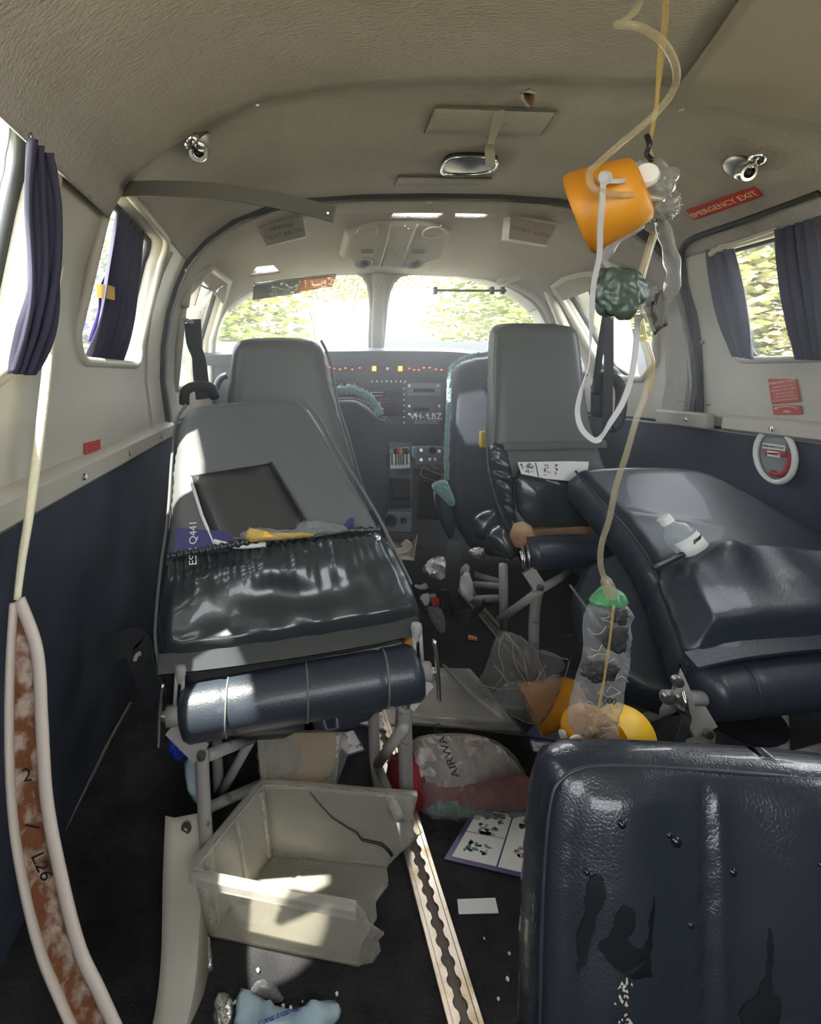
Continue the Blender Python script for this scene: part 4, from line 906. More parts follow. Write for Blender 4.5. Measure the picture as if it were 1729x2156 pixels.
cushion('seat_pocket', pl([(1082, 975), (1160, 1010), (1240, 1018), (1300, 1018), (1322, 1112), (1200, 1112), (1098, 1112)], O4, N4, .022), N4, .03, 'leather_pocket', o, r=.015, h=.007, puff=.01, disp=lambda x, y, d: .006*nz((x, y), 16))
band('top_flap', pl([(1060, 940), (1150, 938), (1275, 935)], O4, N4, .018), (0, 0, 1), .018, .012, 'leather_grey', o)
band('raw_wood_edge', pl([(1090, 1125), (1160, 1118), (1250, 1112), (1300, 1112)], O4, N4, .0), (0, 0, 1), .022, .03, 'wood_raw', o)
tube('front_roll', [P(1110, 1165, 1.22), P(1200, 1160, 1.24), P(1320, 1160, 1.26)], .038, 'leather', o, seg=20)
tube('recline_rod', [P(1101, 1150, 1.22), P(1106, 1200, 1.20)], .005, 'steel', o, n=1); tube('recline_rod', [P(1112, 1145, 1.22), P(1116, 1195, 1.20)], .005, 'steel', o, n=1)
tube('recline_lever', [P(1097, 1160, 1.2), P(1102, 1195, 1.19)], .003, 'chrome', o, n=1)
lathe('frayed_joint', [(0, .02), (.02, .03), (.05, .02), (.06, 0)], P(1100, 1150, 1.25), (0, 0, 1), 'wood_raw', o, seg=14)
linkbar(o, P(1112, 1200, 1.2), P(1135, 1235, 1.2), .015)
tube('leg', [P(1060, 1190, 1.32), P(1061, 1322, 1.38)], .011, 'frame_paint', o, n=1); tube('leg', [P(1135, 1235, 1.21), P(1125, 1300, 1.25), P(1122, 1500, 1.30)], .0125, 'frame_paint', o)
for a, b in ((P(1135, 1245, 1.21), P(1052, 1305, 1.35)), (P(1140, 1240, 1.22), P(1200, 1205, 1.3)), (P(1062, 1300, 1.38), P(1140, 1240, 1.25)), (P(1000, 1230, 1.6), P(1060, 1235, 1.5))): tube('brace', [a, b], .009, 'frame_paint', o, n=1)
# its armrest pads
o = thing('armrest', 'glossy black padded armrest hanging left of the tall right seat', 'armrest', P(1050, 1150, 1.3))
nA = V((-.3, -1, .3))
cushion('armrest_pad', pl([(995, 1090), (1008, 1078), (1040, 1068), (1052, 1078), (1048, 1110), (1030, 1135), (1005, 1138), (995, 1115)], P(1020, 1110, 1.32), nA), nA, .06, 'leather_pocket', o, r=.03, h=.007)
cushion('armrest_pad', pl([(1022, 1130), (1035, 1112), (1060, 1100), (1082, 1130), (1094, 1165), (1080, 1185), (1060, 1175), (1035, 1158)], P(1060, 1140, 1.24), nA), nA, .07, 'leather_pocket', o, r=.035, h=.007)
c_ = [(1094, 972), (1235, 985), (1300, 1018), (1240, 1017), (1140, 1006), (1098, 996)]
c_ = [(1090, 973), (1196, 971), (1240, 972), (1236, 1016), (1150, 1008), (1098, 998)]
o = thing('safety_card', 'white safety card with drawings in the pocket of the tall right seat', 'card', pl([(1150, 990)], O4, N4, .04)[0])
card('card_sheet', None, c_, 'paper', parent=o, O=O4, N=N4, off=.046)
def marks(o, cen, U, W, N, mats, n, sx, sy, seed, smin=.002, smax=.007):
    r = random.Random(seed)
    mb = {}
    for k in range(n):
        m = r.choice(mats); c = cen+U*r.uniform(-sx, sx)+W*r.uniform(-sy, sy)+N*.0006; w_ = r.uniform(smin, smax); h_ = r.uniform(smin, smax)*.6; a = r.uniform(0, 3.1)
        u = U*math.cos(a)+W*math.sin(a); v = W*math.cos(a)-U*math.sin(a); mb.setdefault(m, MB()).add([c-u*w_-v*h_*.3, c+u*w_*.4-v*h_, c+u*w_+v*h_*.5, c-u*w_*.3+v*h_], [(0, 1, 2, 3)])
    for m, b in mb.items(): b.build('drawing', m, o, smooth=False)
_, U4, W4, N4n = frame3(O4, N4); cc = pl([(1110, 985)], O4, N4, .047)[0]; marks(o, cc, U4, W4, N4n, ['figure_green', 'figure_grey', 'letter_black'], 14, .015, .012, 3)
cc = pl([(1160, 990)], O4, N4, .047)[0]; marks(o, cc, U4, W4, N4n, ['letter_black', 'figure_grey'], 14, .018, .014, 4, .002, .005)
tube('fold_line', pl([(1128, 974), (1134, 1004)], O4, N4, .047), .0012, 'navy_card', o, n=1, seg=5)
# --- near right seat folded forward
HB = P(1450, 1405, .86); FL = P(1205, 985, 1.26); FR = P(1450, 975, 1.30); N5 = nplane(HB, FL, FR)
if N5.z < 0: N5 = -N5
o = thing('passenger_seat', 'near right seat folded flat forward, water bottle in its slack pocket', 'seat', PZ(1500, 1800, 0))
def pl5(pts, off=0): return [onplane(x, y, HB+N5*off, N5) for x, y in pts]
out = [(1206, 986), (1228, 974), (1330, 972), (1440, 974), (1495, 985), (1560, 1018), (1650, 1068), (1760, 1130), (1860, 1200), (1940, 1290), (1950, 1350), (1729, 1372), (1560, 1385), (1452, 1402), (1420, 1300), (1375, 1190), (1320, 1110), (1255, 1040)]
cushion('backrest', pl5(out), N5, .10, 'leather', o, r=.028, h=.011, disp=lambda x, y, d: .003*nz((x, y), 8)+.0035*math.exp(-((x*.25+y-.03)/.012)**2), smooth_it=1)
tube('piping', pl5([(1212, 992), (1258, 1046), (1322, 1116), (1374, 1192), (1410, 1290), (1440, 1380), (1452, 1402)], -.006), .0028, 'leather', o, seg=8)
po = [(1378, 1196), (1450, 1160), (1500, 1142), (1600, 1150), (1729, 1160), (1850, 1190), (1935, 1290), (1945, 1345), (1729, 1350), (1560, 1365), (1452, 1390), (1420, 1300)]
p5 = pl5(po, .012); O5 = sum(p5, V())/len(p5); _, U5, W5, _n = frame3(O5, N5)
pk5 = onplane(1470, 1180, HB, N5)-O5; ax5, ay5 = pk5.dot(U5), pk5.dot(W5)
cushion('seat_pocket', p5, N5, .02, 'leather', o, r=.01, h=.006, puff=.035, disp=lambda x, y, d: .006*nz((x, y), 14)+.03*math.exp(-(((x-ax5)/.05)**2+((y-ay5)/.05)**2))*sm(d/.02)+.006*sm(d/.05), smooth_it=1)
tube('pocket_elastic', pl5([(1378, 1196), (1440, 1166), (1490, 1146), (1560, 1150), (1640, 1156), (1729, 1166), (1850, 1196)], .034), .005, 'leather', o, seg=8)
band('pocket_hem', pl5([(1452, 1392), (1560, 1370), (1729, 1352), (1900, 1345)], .012), W5, .026, .010, 'leather', o)
ra = P(1460, 1455, .88); rb = ra+V((.46, .05, .012)); d_ = rb-ra
vs, fs = tube_g([ra+d_*t for t in np.linspace(0, 1, 50)], lambda t: .046*(min(1, t/.04, (1-t)/.04)**.35 if 0 < t < 1 else .3)*(1-.06*max(math.exp(-((t-q)/.008)**2) for q in (.18, .5, .82))), seg=28, n=1)
mesh('front_roll', vs, fs, 'leather', o)
for q in (.18, .5, .82): tube('roll_seam', [ra+d_*q+V((0, .0455*math.cos(a), .0455*math.sin(a))) for a in [math.radians(k*15) for k in range(24)]], .0016, 'leather', o, closed=True, seg=6)
# hinge fittings
card('hinge_plate', None, [P(1432, 1395, .83), P(1448, 1440, .83), P(1468, 1500, .83), P(1425, 1480, .83), P(1418, 1450, .83)], 'frame_paint', parent=o, th=.0)
bpy.data.objects['hinge_plate'].modifiers.new('s', 'SOLIDIFY').thickness = .008
tube('pivot_arm', [P(1400, 1468, .84), P(1480, 1470, .85)], .011, 'frame_paint', o, n=1, seg=14)
for x, y in ((1404, 1468), (1424, 1432), (1432, 1470)): lathe('bolt', [(0, .009), (.008, .008), (.009, 0)], P(x, y, .825), (-.2, -1, 0), 'steel', o, seg=12)
tube('recline_lever', [P(1438, 1455, .82), P(1444, 1480, .81), P(1449, 1505, .81)], .003, 'chrome', o, seg=8)
linkbar(o, P(1450, 1480, .85), P(1485, 1540, .84), .020)
tube('leg', [P(1485, 1540, .85), P(1480, 1640, .86), P(1478, 1850, .87)], .013, 'frame_paint', o); tube('leg', [P(1640, 1490, 1.0), P(1645, 1700, 1.0)], .014, 'frame_paint', o, n=1)
for a, b in ((P(1330, 1530, 1.1), P(1412, 1488, .95)), (P(1360, 1600, .98), P(1470, 1565, .90)), (P(1620, 1610, 1.02), P(1760, 1570, 1.02)), (P(1300, 1480, 1.2), P(1330, 1650, 1.15))): tube('brace', [a, b], .010, 'frame_paint', o, n=1)
band('lap_strap', [P(1425, 1478, .86), P(1445, 1510, .83), P(1432, 1560, .82), P(1420, 1610, .80)], (1, .2, 0), .016, .002, 'webbing', o)
lathe('round_disc', [(0, .075), (.006, .078), (.012, .06), (.013, 0)], P(1545, 1500, 1.0), (0, -.2, 1), 'black', o)
# its seat cushion
o2 = cushion('seat_cushion', [P(1198, 1225, 1.12), P(1235, 1200, 1.22), P(1330, 1200, 1.24), P(1480, 1260, 1.1), P(1480, 1440, .92), P(1430, 1480, .90), P(1310, 1420, .94), P(1225, 1330, 1.02), P(1200, 1270, 1.08)], V((-.35, -.6, .7)), .10, 'leather', o, r=.03, h=.014)
tube('piping', [P(1200, 1232, 1.10), P(1228, 1270, 1.06), P(1262, 1318, 1.01), P(1320, 1390, .95)], .003, 'leather_grey', o, seg=8)
# water bottle
a = onplane(1450, 1150, HB+N5*.035, N5); b = onplane(1398, 1092, HB+N5*.06, N5); ax = (b-a).normalized(); Lb = (b-a).length
o = thing('water_bottle', 'clear plastic water bottle with a white cap in the near right seat pocket', 'bottle', a)
lathe('bottle_body', [(-.06, .028), (-.03, .030), (-.02, .028), (-.01, .030), (Lb*.35, .030), (Lb*.42, .029), (Lb*.60, .026), (Lb*.75, .014), (Lb*.85, .012)], a, ax, 'bottle_plastic', o)
lathe('bottle_cap', [(0, .0145), (.014, .0145), (.016, .012), (.016, 0)], a+ax*Lb*.82, ax, 'paper', o, seg=24)
vs = []; x_, y_ = basis(ax); K = 18
for i in range(K):
    t = math.radians(-30+i*14)
    for h_ in (-.012, Lb*.30): vs.append(a+ax*h_+(x_*math.cos(t)+y_*math.sin(t))*.0308)
mesh('label_wrap', vs, [(2*i, 2*i+1, 2*i+3, 2*i+2) for i in range(K-1)], 'paper', o, solid=.0004)
for i in range(9):
    t = math.radians(150-i*5); p = a+ax*.0+(x_*math.cos(t)+y_*math.sin(t))*.0314; mesh('barcode', *box_g(p+ax*.006, (.0010, .0010, .012), None), 'letter_black', o)
# --- foreground seat back, lower right
NF = V((-.08, -1, .34)).normalized(); OF = P(1400, 1800, .57)
o = thing('passenger_seat', 'wet navy leather seat back filling the lower right corner', 'seat', PZ(1500, 2500, 0))
out = [(1150, 1660), (1165, 1612), (1195, 1588), (1245, 1578), (1400, 1583), (1560, 1592), (1729, 1605), (1850, 1620), (1900, 1680), (1910, 1900), (1905, 2300), (1120, 2300), (1124, 2100), (1130, 1900), (1138, 1760)]
sx = (onplane(1482, 1800, OF, NF))
po = pl(out, OF, NF); Oq = sum(po, V())/len(po); _, UF, WF, _n = frame3(Oq, NF); qa, qb = [(q-Oq) for q in pl([(1482, 1626), (1486, 2300)], OF, NF)]; ka = (qb-qa).dot(UF)/((qb-qa).dot(WF)); kb = qa.dot(UF)-ka*qa.dot(WF)
def SX(y): return kb+ka*y
def dF(x, y, d): return .0016*nz((x, y), 18)+.014*math.exp(-((x-SX(y)+.085)/.055)**2)*sm(d/.05)+.010*math.exp(-((x-SX(y)-.13)/.08)**2)*sm(d/.05)+.004
def liftF(p):
    q = p-Oq; x, y = q.dot(UF), q.dot(WF); return p+NF*dF(x, y, .1)
cushion('backrest', po, NF, .08, 'leather_wet', o, r=.030, h=.008, puff=.004, disp=lambda x, y, d: .0016*nz((x, y), 18)+.014*math.exp(-((x-SX(y)+.085)/.055)**2)*sm(d/.05)+.010*math.exp(-((x-SX(y)-.13)/.08)**2)*sm(d/.05)-.0055*math.exp(-((x-SX(y))/.004)**2)*sm((d-.025)/.02)+.0030*math.exp(-((x-SX(y)-.012)/.008)**2)*sm((d-.025)/.02)-.003*math.exp(-((d-.030)/.004)**2)+.0008*math.sin(70*(x+y*.8))*math.exp(-((x+.06)/.08)**2-((y-.12)/.05)**2), smooth_it=1)
ins = [(1134, 2300), (1140, 2000), (1148, 1800), (1162, 1680), (1185, 1640), (1225, 1618), (1300, 1612), (1480, 1622), (1729, 1642), (1880, 1660)]
tube('piping', pl(ins, OF, NF, -.003), .0020, 'leather', o, seg=8)
tube('seam_piping', [p+NF*(dF((p-Oq).dot(UF), (p-Oq).dot(WF), .1)-.0105) for p in pl([(1482, 1626), (1483, 1720), (1483, 1800), (1484, 1900), (1485, 2050), (1486, 2300)], OF, NF)], .0012, 'leather', o, seg=8)
def stain(pts, off=.0):
    p = pl(pts, OF, NF, off); c = sum(p, V())/len(p); O, U, W, N = frame3(c, NF)
    poly = densify(smoothloop([((q-O).dot(U), (q-O).dot(W)) for q in p], 1), .003); poly = [(a+.0022*nz((a, b), 140), b+.003*nz((a, b), 90, 5)) for a, b in poly]; v, f, e = cdt(poly, [], .012)
    mesh('water_streak', [liftF(O+U*a+W*b)+N*(.0008*min(1, d/.003)) for (a, b), d in zip(v, e)], f, 'water_stain', o)
stain([(1235, 1820), (1262, 1840), (1258, 1880), (1240, 1920), (1232, 1970), (1222, 2010), (1206, 2050), (1212, 1990), (1205, 1950), (1222, 1930), (1222, 1870)])
stain([(1282, 1885), (1320, 1890), (1316, 1940), (1300, 1960), (1345, 1975), (1350, 1900), (1362, 1860), (1360, 1920), (1348, 2010), (1360, 2040), (1300, 2030), (1270, 2010), (1240, 1970), (1275, 1945)])
stain([(1602, 1940), (1612, 1945), (1616, 2000), (1608, 2070), (1630, 2090), (1628, 2150), (1560, 2160), (1545, 2110), (1598, 2080)])
for x, y, r in ((1412, 1762, .0055), (1396, 1748, .003), (1292, 1720, .004), (1535, 1830, .004), (1226, 1824, .003), (1706, 1806, .003), (1445, 1938, .003)):
    lathe('water_drop', [(0, r), (r*.35, r*.8), (r*.5, 0)], liftF(pl([(x, y)], OF, NF, 0)[0]), NF, 'water_stain', o, seg=14)
mb = MB(); rf = random.Random(8)  # pale flecks painted as sun glint on the worn leather
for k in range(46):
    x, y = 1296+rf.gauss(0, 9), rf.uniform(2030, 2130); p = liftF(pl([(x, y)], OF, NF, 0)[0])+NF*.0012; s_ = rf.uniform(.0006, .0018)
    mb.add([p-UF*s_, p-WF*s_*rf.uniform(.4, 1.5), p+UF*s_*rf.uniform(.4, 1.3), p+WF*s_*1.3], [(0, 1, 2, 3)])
mb.build('worn_glint_flecks', 'cloth_white', o, smooth=False)
# ------------------------------------------------------------ oxygen masks
o = thing('oxygen_mask', 'upper oxygen mask, orange cup dangling from clear tubes by the ceiling', 'oxygen mask', P(1310, 430, .63), 'dropped oxygen masks')
a = P(1362, 392, .63); m_ = P(1252, 440, .60); ax = (m_-a).normalized(); Lc = (m_-a).length
ax2 = V((-.93, -.12, -.22)).normalized()
lathe('mask_cup', [(0, .030), (.004, .038), (.02, .043), (.045, .049), (.062, .052), (.068, .052), (.071, .049), (.068, .047), (.06, .047), (.03, .040), (.006, .028), (.004, 0)], P(1358, 392, .60), V((-.76, .60, -.30)), 'yellow_cup', o, seg=48)
lathe('valve_housing', [(-.004, .030), (.004, .031), (.010, .026), (.014, .018)], P(1362, 388, .64), V((.9, .1, .20)), 'film_cloudy', o)
for dx, dy, r in ((1356, 372, .014), (1392, 392, .013), (1376, 372, .011), (1408, 372, .009)):
    lathe('valve_disc', [(0, r), (.005, r*1.05), (.010, r*.8), (.011, 0)], P(dx, dy, .60), V((-.3, -1, .1)), 'paper' if dx == 1356 else 'film_cloudy', o, seg=24)
lathe('strap_knob', [(0, .006), (.006, .008), (.010, .004), (.011, 0)], P(1268, 378, .575), (0, -1, 0), 'strap_white', o, seg=14)
band('elastic_strap', [P(1268, 380, .572), P(1300, 382, .57), P(1330, 378, .585)], (0, 0, 1), .005, .0015, 'strap_white', o)
band('elastic_strap', [P(1270, 384, .570), P(1268, 430, .565), P(1264, 480, .575), P(1262, 540, .59), P(1250, 600, .60), P(1246, 660, .60), P(1240, 760, .60), P(1222, 830, .60), P(1216, 870, .60), P(1226, 905, .60), P(1252, 927, .60), P(1268, 918, .60), P(1285, 890, .61), P(1310, 850, .62), P(1328, 800, .63), P(1338, 740, .64), P(1343, 670, .65)], [V((1, .2, .1))]*5+[V((1, .3, 0)), V((.4, 1, 0)), V((.9, .5, 0)), V((1, .3, .2)), V((1, 0, .3)), V((1, 0, .8)), V((.3, 0, 1)), V((-.3, 0, 1)), V((-1, .2, 1)), V((-1, 0, .5)), V((-1, 0, .2)), V((-1, .2, 0))], .0065, .0013, 'strap_white', o)
# clear supply tubes above
tube('supply_tube', [P(1392, -170, .64), P(1400, 0, .63), P(1388, 120, .63), P(1382, 230, .63), P(1368, 300, .63), P(1372, 330, .63), P(1385, 350, .62)], .0022, 'tube_amber', o, seg=8)
tube('supply_tube', [P(1402, -160, .65), P(1405, 20, .64), P(1392, 150, .64), P(1376, 250, .64), P(1366, 310, .63)], .0018, 'tube_amber', o, seg=8)
tube('looped_tube', [P(1348, -60, .58), P(1345, 10, .57), P(1316, 42, .55), P(1300, 52, .53), P(1345, 56, .52), P(1395, 88, .53), P(1423, 140, .55), P(1418, 190, .57), P(1375, 245, .59), P(1310, 300, .60), P(1262, 342, .59), P(1242, 362, .575), P(1246, 392, .57), P(1280, 408, .57), P(1340, 412, .58), P(1395, 420, .60)], lambda t: .0038, 'tube_clear', o, seg=10)
tube('cord_knot', [P(1362, 285, .62), P(1368, 305, .615), P(1362, 325, .62), P(1374, 338, .615)], .003, 'black', o, seg=8)
# crumpled reservoir bag of upper mask with dark green end
def blob(name, cpx, Y, rx, ry, rz, m, parent, amp=.35, s=3, k=0, sub=3):
    bm = bmesh.new(); bmesh.ops.create_icosphere(bm, subdivisions=sub+1, radius=1)
    vs = [];
    for v in bm.verts:
        n_ = 1+amp*(noise.noise(v.co*s+V((k, k, 0)))+.5*noise.noise(v.co*s*2.2+V((k, 0, k)))); v.co = v.co*n_
    c = P(*cpx, Y)
    for v in bm.verts: v.co = V((v.co.x*rx, v.co.y*ry, v.co.z*rz))+c
    me = bpy.data.meshes.new(name); bm.to_mesh(me); bm.free(); return link_(name, me, m, parent)
def link_(name, me, m, parent):
    o = bpy.data.objects.new(name, me); C.objects.link(o); me.materials.append(M[m]); me.polygons.foreach_set('use_smooth', [True]*len(me.polygons))
    if parent: o.parent = parent; o.location = -parent.location
    return o
blob('valve_cluster', (1395, 432), .61, .018, .015, .016, 'film_cloudy', o, .5, 2.5, 4, 3)
tube('reservoir_sleeve', [P(1368, 430, .62), P(1392, 470, .62), P(1410, 530, .62), P(1418, 580, .62), P(1405, 625, .63), P(1375, 650, .64)], lambda t: .006+.006*math.sin(t*3.1)+.002*math.sin(t*30), 'film_cloudy', o, seg=12, r2=.004)
tube('reservoir_sleeve', [P(1352, 470, .62), P(1300, 510, .61), P(1275, 545, .61), P(1300, 575, .61), P(1330, 600, .62)], lambda t: .0045+.002*math.sin(t*20), 'film_cloudy', o, seg=10)
blob('green_bag_end', (1302, 616), .61, .029, .015, .031, 'green_dark', o, .28, 1.7, 9, 4)
crumple('clear_bag', [P(x, y, .63) for x, y in ((1335, 590), (1360, 580), (1385, 600), (1405, 630), (1398, 670), (1388, 712), (1378, 690), (1362, 665), (1335, 668), (1318, 640))], V((0, -1, 0)), 'film_cloudy', o, .012, 50, .012, .004)
blob('dark_smear', (1388, 655), .615, .008, .004, .020, 'grey_strip', o, .6, 3, 2, 2)
# tubes running down to lower mask
o = thing('oxygen_mask', 'lower oxygen mask with green-topped clear bag hanging above the wet seat', 'oxygen mask', P(1250, 1545, .74), 'dropped oxygen masks')
tube('supply_tube', [P(1376, 490, .64), P(1360, 545, .645), P(1345, 600, .65), P(1348, 690, .65), P(1368, 765, .655), P(1362, 820, .66), P(1338, 890, .665), P(1318, 960, .67), P(1298, 1020, .68), P(1284, 1090, .69), P(1268, 1140, .70), P(1264, 1180, .705), P(1270, 1210, .71), P(1283, 1232, .715)], .0036, 'tube_clear', o, seg=10)
tube('supply_tube', [P(1383, 490, .645), P(1352, 600, .655), P(1355, 690, .655), P(1376, 765, .66), P(1368, 830, .665)], .0018, 'tube_amber', o, seg=8)
lathe('tube_connector', [(0, .004), (.004, .007), (.02, .009), (.03, .006)], P(1274, 1215, .712), V((.35, 0, -1)), 'tube_clear', o)
NB = V((0, -1, .1)).normalized(); OB = P(1280, 1400, .72)
def bag(x, y, d): return (.016*abs(noise.noise(V((x*45, y*32, 1))))+.010*abs(noise.noise(V((x*90+y*30, y*70, 4))))-.003)*sm(d/.006)
cushion('reservoir_bag', pl([(1252, 1268), (1325, 1272), (1338, 1300), (1330, 1345), (1336, 1385), (1322, 1450), (1318, 1500), (1305, 1530), (1304, 1570), (1270, 1568), (1202, 1545), (1205, 1490), (1218, 1440), (1238, 1380), (1234, 1320), (1240, 1290)], OB, NB), NB, .016, 'film_cloudy', o, r=.008, h=.0022, disp=bag)
cushion('green_bag_top', pl([(1243, 1275), (1262, 1250), (1282, 1234), (1302, 1240), (1326, 1254), (1334, 1280), (1290, 1290)], OB, NB, .002), NB, .018, 'green_plastic', o, r=.008, h=.0025, disp=bag)
blob('dark_smear', (1298, 1345), .705, .014, .002, .016, 'soot', o, .7, 1.8, 2, 3); blob('dark_smear', (1262, 1415), .705, .020, .002, .011, 'soot', o, .7, 1.8, 7, 3); blob('dark_smear', (1306, 1300), .705, .009, .002, .009, 'soot', o, .7, 1.8, 5, 3)
rc = random.Random(5)
for k in range(16):
    y_ = 1295+k*17; x_ = 1245+rc.uniform(-10, 40)-max(0, (y_-1450)*.2)
    tube('film_crease', [P(x_+j*rc.uniform(8, 16), y_+rc.uniform(-10, 10), .7065) for j in range(4)], .0006, 'lid_plastic', o, seg=5, n=2)
tube('inner_tube', [P(1292, 1275, .70), P(1285, 1340, .70), P(1272, 1430, .70), P(1258, 1500, .70), P(1248, 1545, .70)], .0016, 'tube_amber', o, seg=8)
text('000', P(1284, 1476, .700), (1, 0, -.15), (.1, 0, 1), .012, 'letter_black', o)
lathe('mask_cup', [(0, .0), (.0, .030), (.006, .036), (.012, .037), (.02, .035), (.024, .036)], P(1246, 1552, .735), V((.3, .8, -.25)), 'yellow_cup', o, seg=40)
lathe('mask_rim', [(0, .031), (.02, .036), (.045, .040), (.062, .034), (.07, .0)], P(1280, 1556, .76), V((1, .5, -.15)), 'yellow_bright', o, seg=40, squash=1)
lathe('valve_nut', [(0, .011), (.008, .011), (.008, .007), (.003, .006), (.003, 0)], P(1246, 1546, .722), V((0, -1, .1)), 'wood_raw', o, seg=6)
lathe('white_valve', [(0, .012), (.004, .012), (.005, 0)], P(1214, 1566, .722), V((0, -1, .1)), 'paper', o, seg=24)
lathe('strap_knob', [(0, .005), (.006, .006), (.008, 0)], P(1190, 1546, .735), V((-1, 0, 0)), 'strap_white', o, seg=12)
# third yellow cup lying behind
o = thing('oxygen_mask', 'orange oxygen cup lying half hidden behind the lower mask bag', 'oxygen mask', P(1180, 1500, 1.12), 'dropped oxygen masks')
lathe('mask_cup', [(0, .0), (0, .034), (.012, .044), (.06, .055), (.114, .062), (.114, .058), (.06, .050), (.012, .036)], P(1225, 1460, 1.11), V((-.95, .1, -.38)), 'yellow_cup', o, seg=40, squash=.7)
lathe('strap_knob', [(0, .005), (.008, .006), (.01, 0)], P(1222, 1478, 1.06), V((0, -1, 0)), 'strap_white', o, seg=12)
# ------------------------------------------------------------ floor tracks and debris
def track(nm, label, x, y0, y1, w_=.034):
    o = thing(nm, label, 'seat track', (x, (y0+y1)/2, 0))
    pitch = .0254; n = int((y1-y0)/pitch); up_ = V((0, 0, 1))
    for s in (-1, 1):
        inner = []
        k = 0
        for i in range(n):
            for j in range(6):
                t = j/6; y = y0+(i+t)*pitch; d = .0055+(.0045*math.sqrt(max(0, 1-((t-.5)/.28)**2)) if abs(t-.5) < .28 else 0); inner.append((x+s*d, y))
        poly = [(x+s*w_/2, y0)]+[(x+s*w_/2, y0+n*pitch)]+inner[::-1]
        vs = [V((a, b, .006)) for a, b in poly]+[V((a, b, .003)) for a, b in poly]; m_ = len(poly)
        from mathutils.geometry import tessellate_polygon
        tri = tessellate_polygon([[V((a, b, 0)) for a, b in poly]]); fs = [tuple(t) for t in tri]+[tuple(m_+i for i in reversed(t)) for t in tri]+[(i, (i+1) % m_, m_+(i+1) % m_, m_+i) for i in range(m_)]
        mesh('scalloped_lip', vs, fs, 'track_metal', o, smooth=False)
        box('side_flange', (x+s*(w_/2+.003), (y0+y1)/2, .004), (.008, y1-y0, .006), 'track_metal', o, bevel=.001)
    box('dusty_channel', (x, (y0+y1)/2, .0008), (w_*.9, y1-y0, .0012), 'dust', o, bevel=0)
    return o
track('seat_track', 'scalloped metal seat track running up the floor beside the clear tub', .2405, .38, 1.55)
track('seat_track', 'short visible stretch of seat track by the tall right seat', .715, .62, 2.1)
# tub
z1 = .113; A_, B_, Cc, D_ = V((-.128, .772, z1)), V((-.030, .935, z1)), V((.243, .908, z1)), V((.150, .715, z1))
a_, b_, c_, d_2 = V((-.108, .786, .002)), V((-.015, .918, .002)), V((.215, .892, .002)), V((.128, .742, .002))
o = thing('storage_tub', 'broken clear plastic tub, lidless with its right side torn away', 'tub', (.05, .83, 0))
def tubwall(name, bl, br, tr_, tl_, poly, hs=.012):
    q = quadmap([bl, br, tr_, tl_]); v, f, e = cdt(poly, [], .05)
    return mesh(name, [q(x, y) for x, y in v], f, 'tub_plastic', o, solid=.0025)
full = [(0, 0), (1, 0), (1, 1), (0, 1)]
tubwall('tub_side', a_, b_, B_, A_, full)                                   # left
tubwall('tub_side', b_, c_, Cc, B_, [(0, 0), (.86, 0), (.90, .12), (1.0, .35), (1.06, .52), (.98, .72), (.985, 1), (0, 1)])   # back
tubwall('tub_side', a_, d_2, D_, A_, [(0, 0), (.93, 0), (.95, .06), (1.0, .12), (1.02, .35), (.99, .5), (1.01, .62), (.93, .72), (.90, .85), (.84, 1), (0, 1)])  # front
tubwall('tub_base', a_, d_2, c_, b_, [(0, 0), (.93, 0), (.90, .2), (.93, .45), (.88, .6), (.92, .8), (.86, 1), (0, 1)])
def lip(pts, w_=.012):
    ps = [V(p) for p in pts]; return tube('tub_rim', ps, .0055, 'lid_plastic', o, n=1, seg=10, r2=.004)
rnd = lambda p, q, t: p+(q-p)*t
lp = [rnd(A_, D_, .84), rnd(A_, D_, .4), rnd(A_, D_, .07), A_+(B_-A_)*.01+(D_-A_)*.012, rnd(A_, B_, .07), rnd(A_, B_, .5), rnd(A_, B_, .93), B_+(A_-B_)*.01+(Cc-B_)*.012, rnd(B_, Cc, .07), rnd(B_, Cc, .5), rnd(B_, Cc, .985)]
n_ = V((0, 0, 1)); vs = []; fs = []; outw = []
for i, p in enumerate(lp):
    d = (lp[min(i+1, len(lp)-1)]-lp[max(i-1, 0)]).normalized(); x = n_.cross(d); c0 = (A_+Cc)/2
    if (p+x*.01-c0).length < (p-c0).length: x = -x
    vs += [p+n_*.002-x*.002, p+x*.007+n_*.003, p+x*.013, p+x*.014-n_*.010, p+x*.011-n_*.010, p+x*.010-n_*.001, p-n_*.001-x*.001]
for i in range(len(lp)-1):
    for k in range(6): fs.append((i*7+k, i*7+k+1, i*7+8+k, i*7+7+k))
    fs.append((i*7+6, i*7, i*7+7, i*7+13))
mesh('tub_rim', vs, fs, 'lid_plastic', o, sharp=50)
q = quadmap([b_, c_, Cc, B_]); tube('crack', [q(.30, .96)+V((0, -.003, 0)), q(.45, .62)+V((0, -.003, 0)), q(.62, .45)+V((0, -.003, 0)), q(.66, .35)+V((0, -.003, 0)), q(.80, .32)+V((0, -.003, 0)), q(.88, .18)+V((0, -.003, 0))], lambda t: .0008+.0022*t, 'black', o, seg=6, n=2)
q = quadmap([a_, b_, B_, A_])
for u in (.12, .55, .93): tube('moulded_rib', [q(u, .02)+V((.003, 0, 0)), q(u, .95)+V((.003, 0, 0))], .003, 'tub_plastic', o, n=1, seg=8)
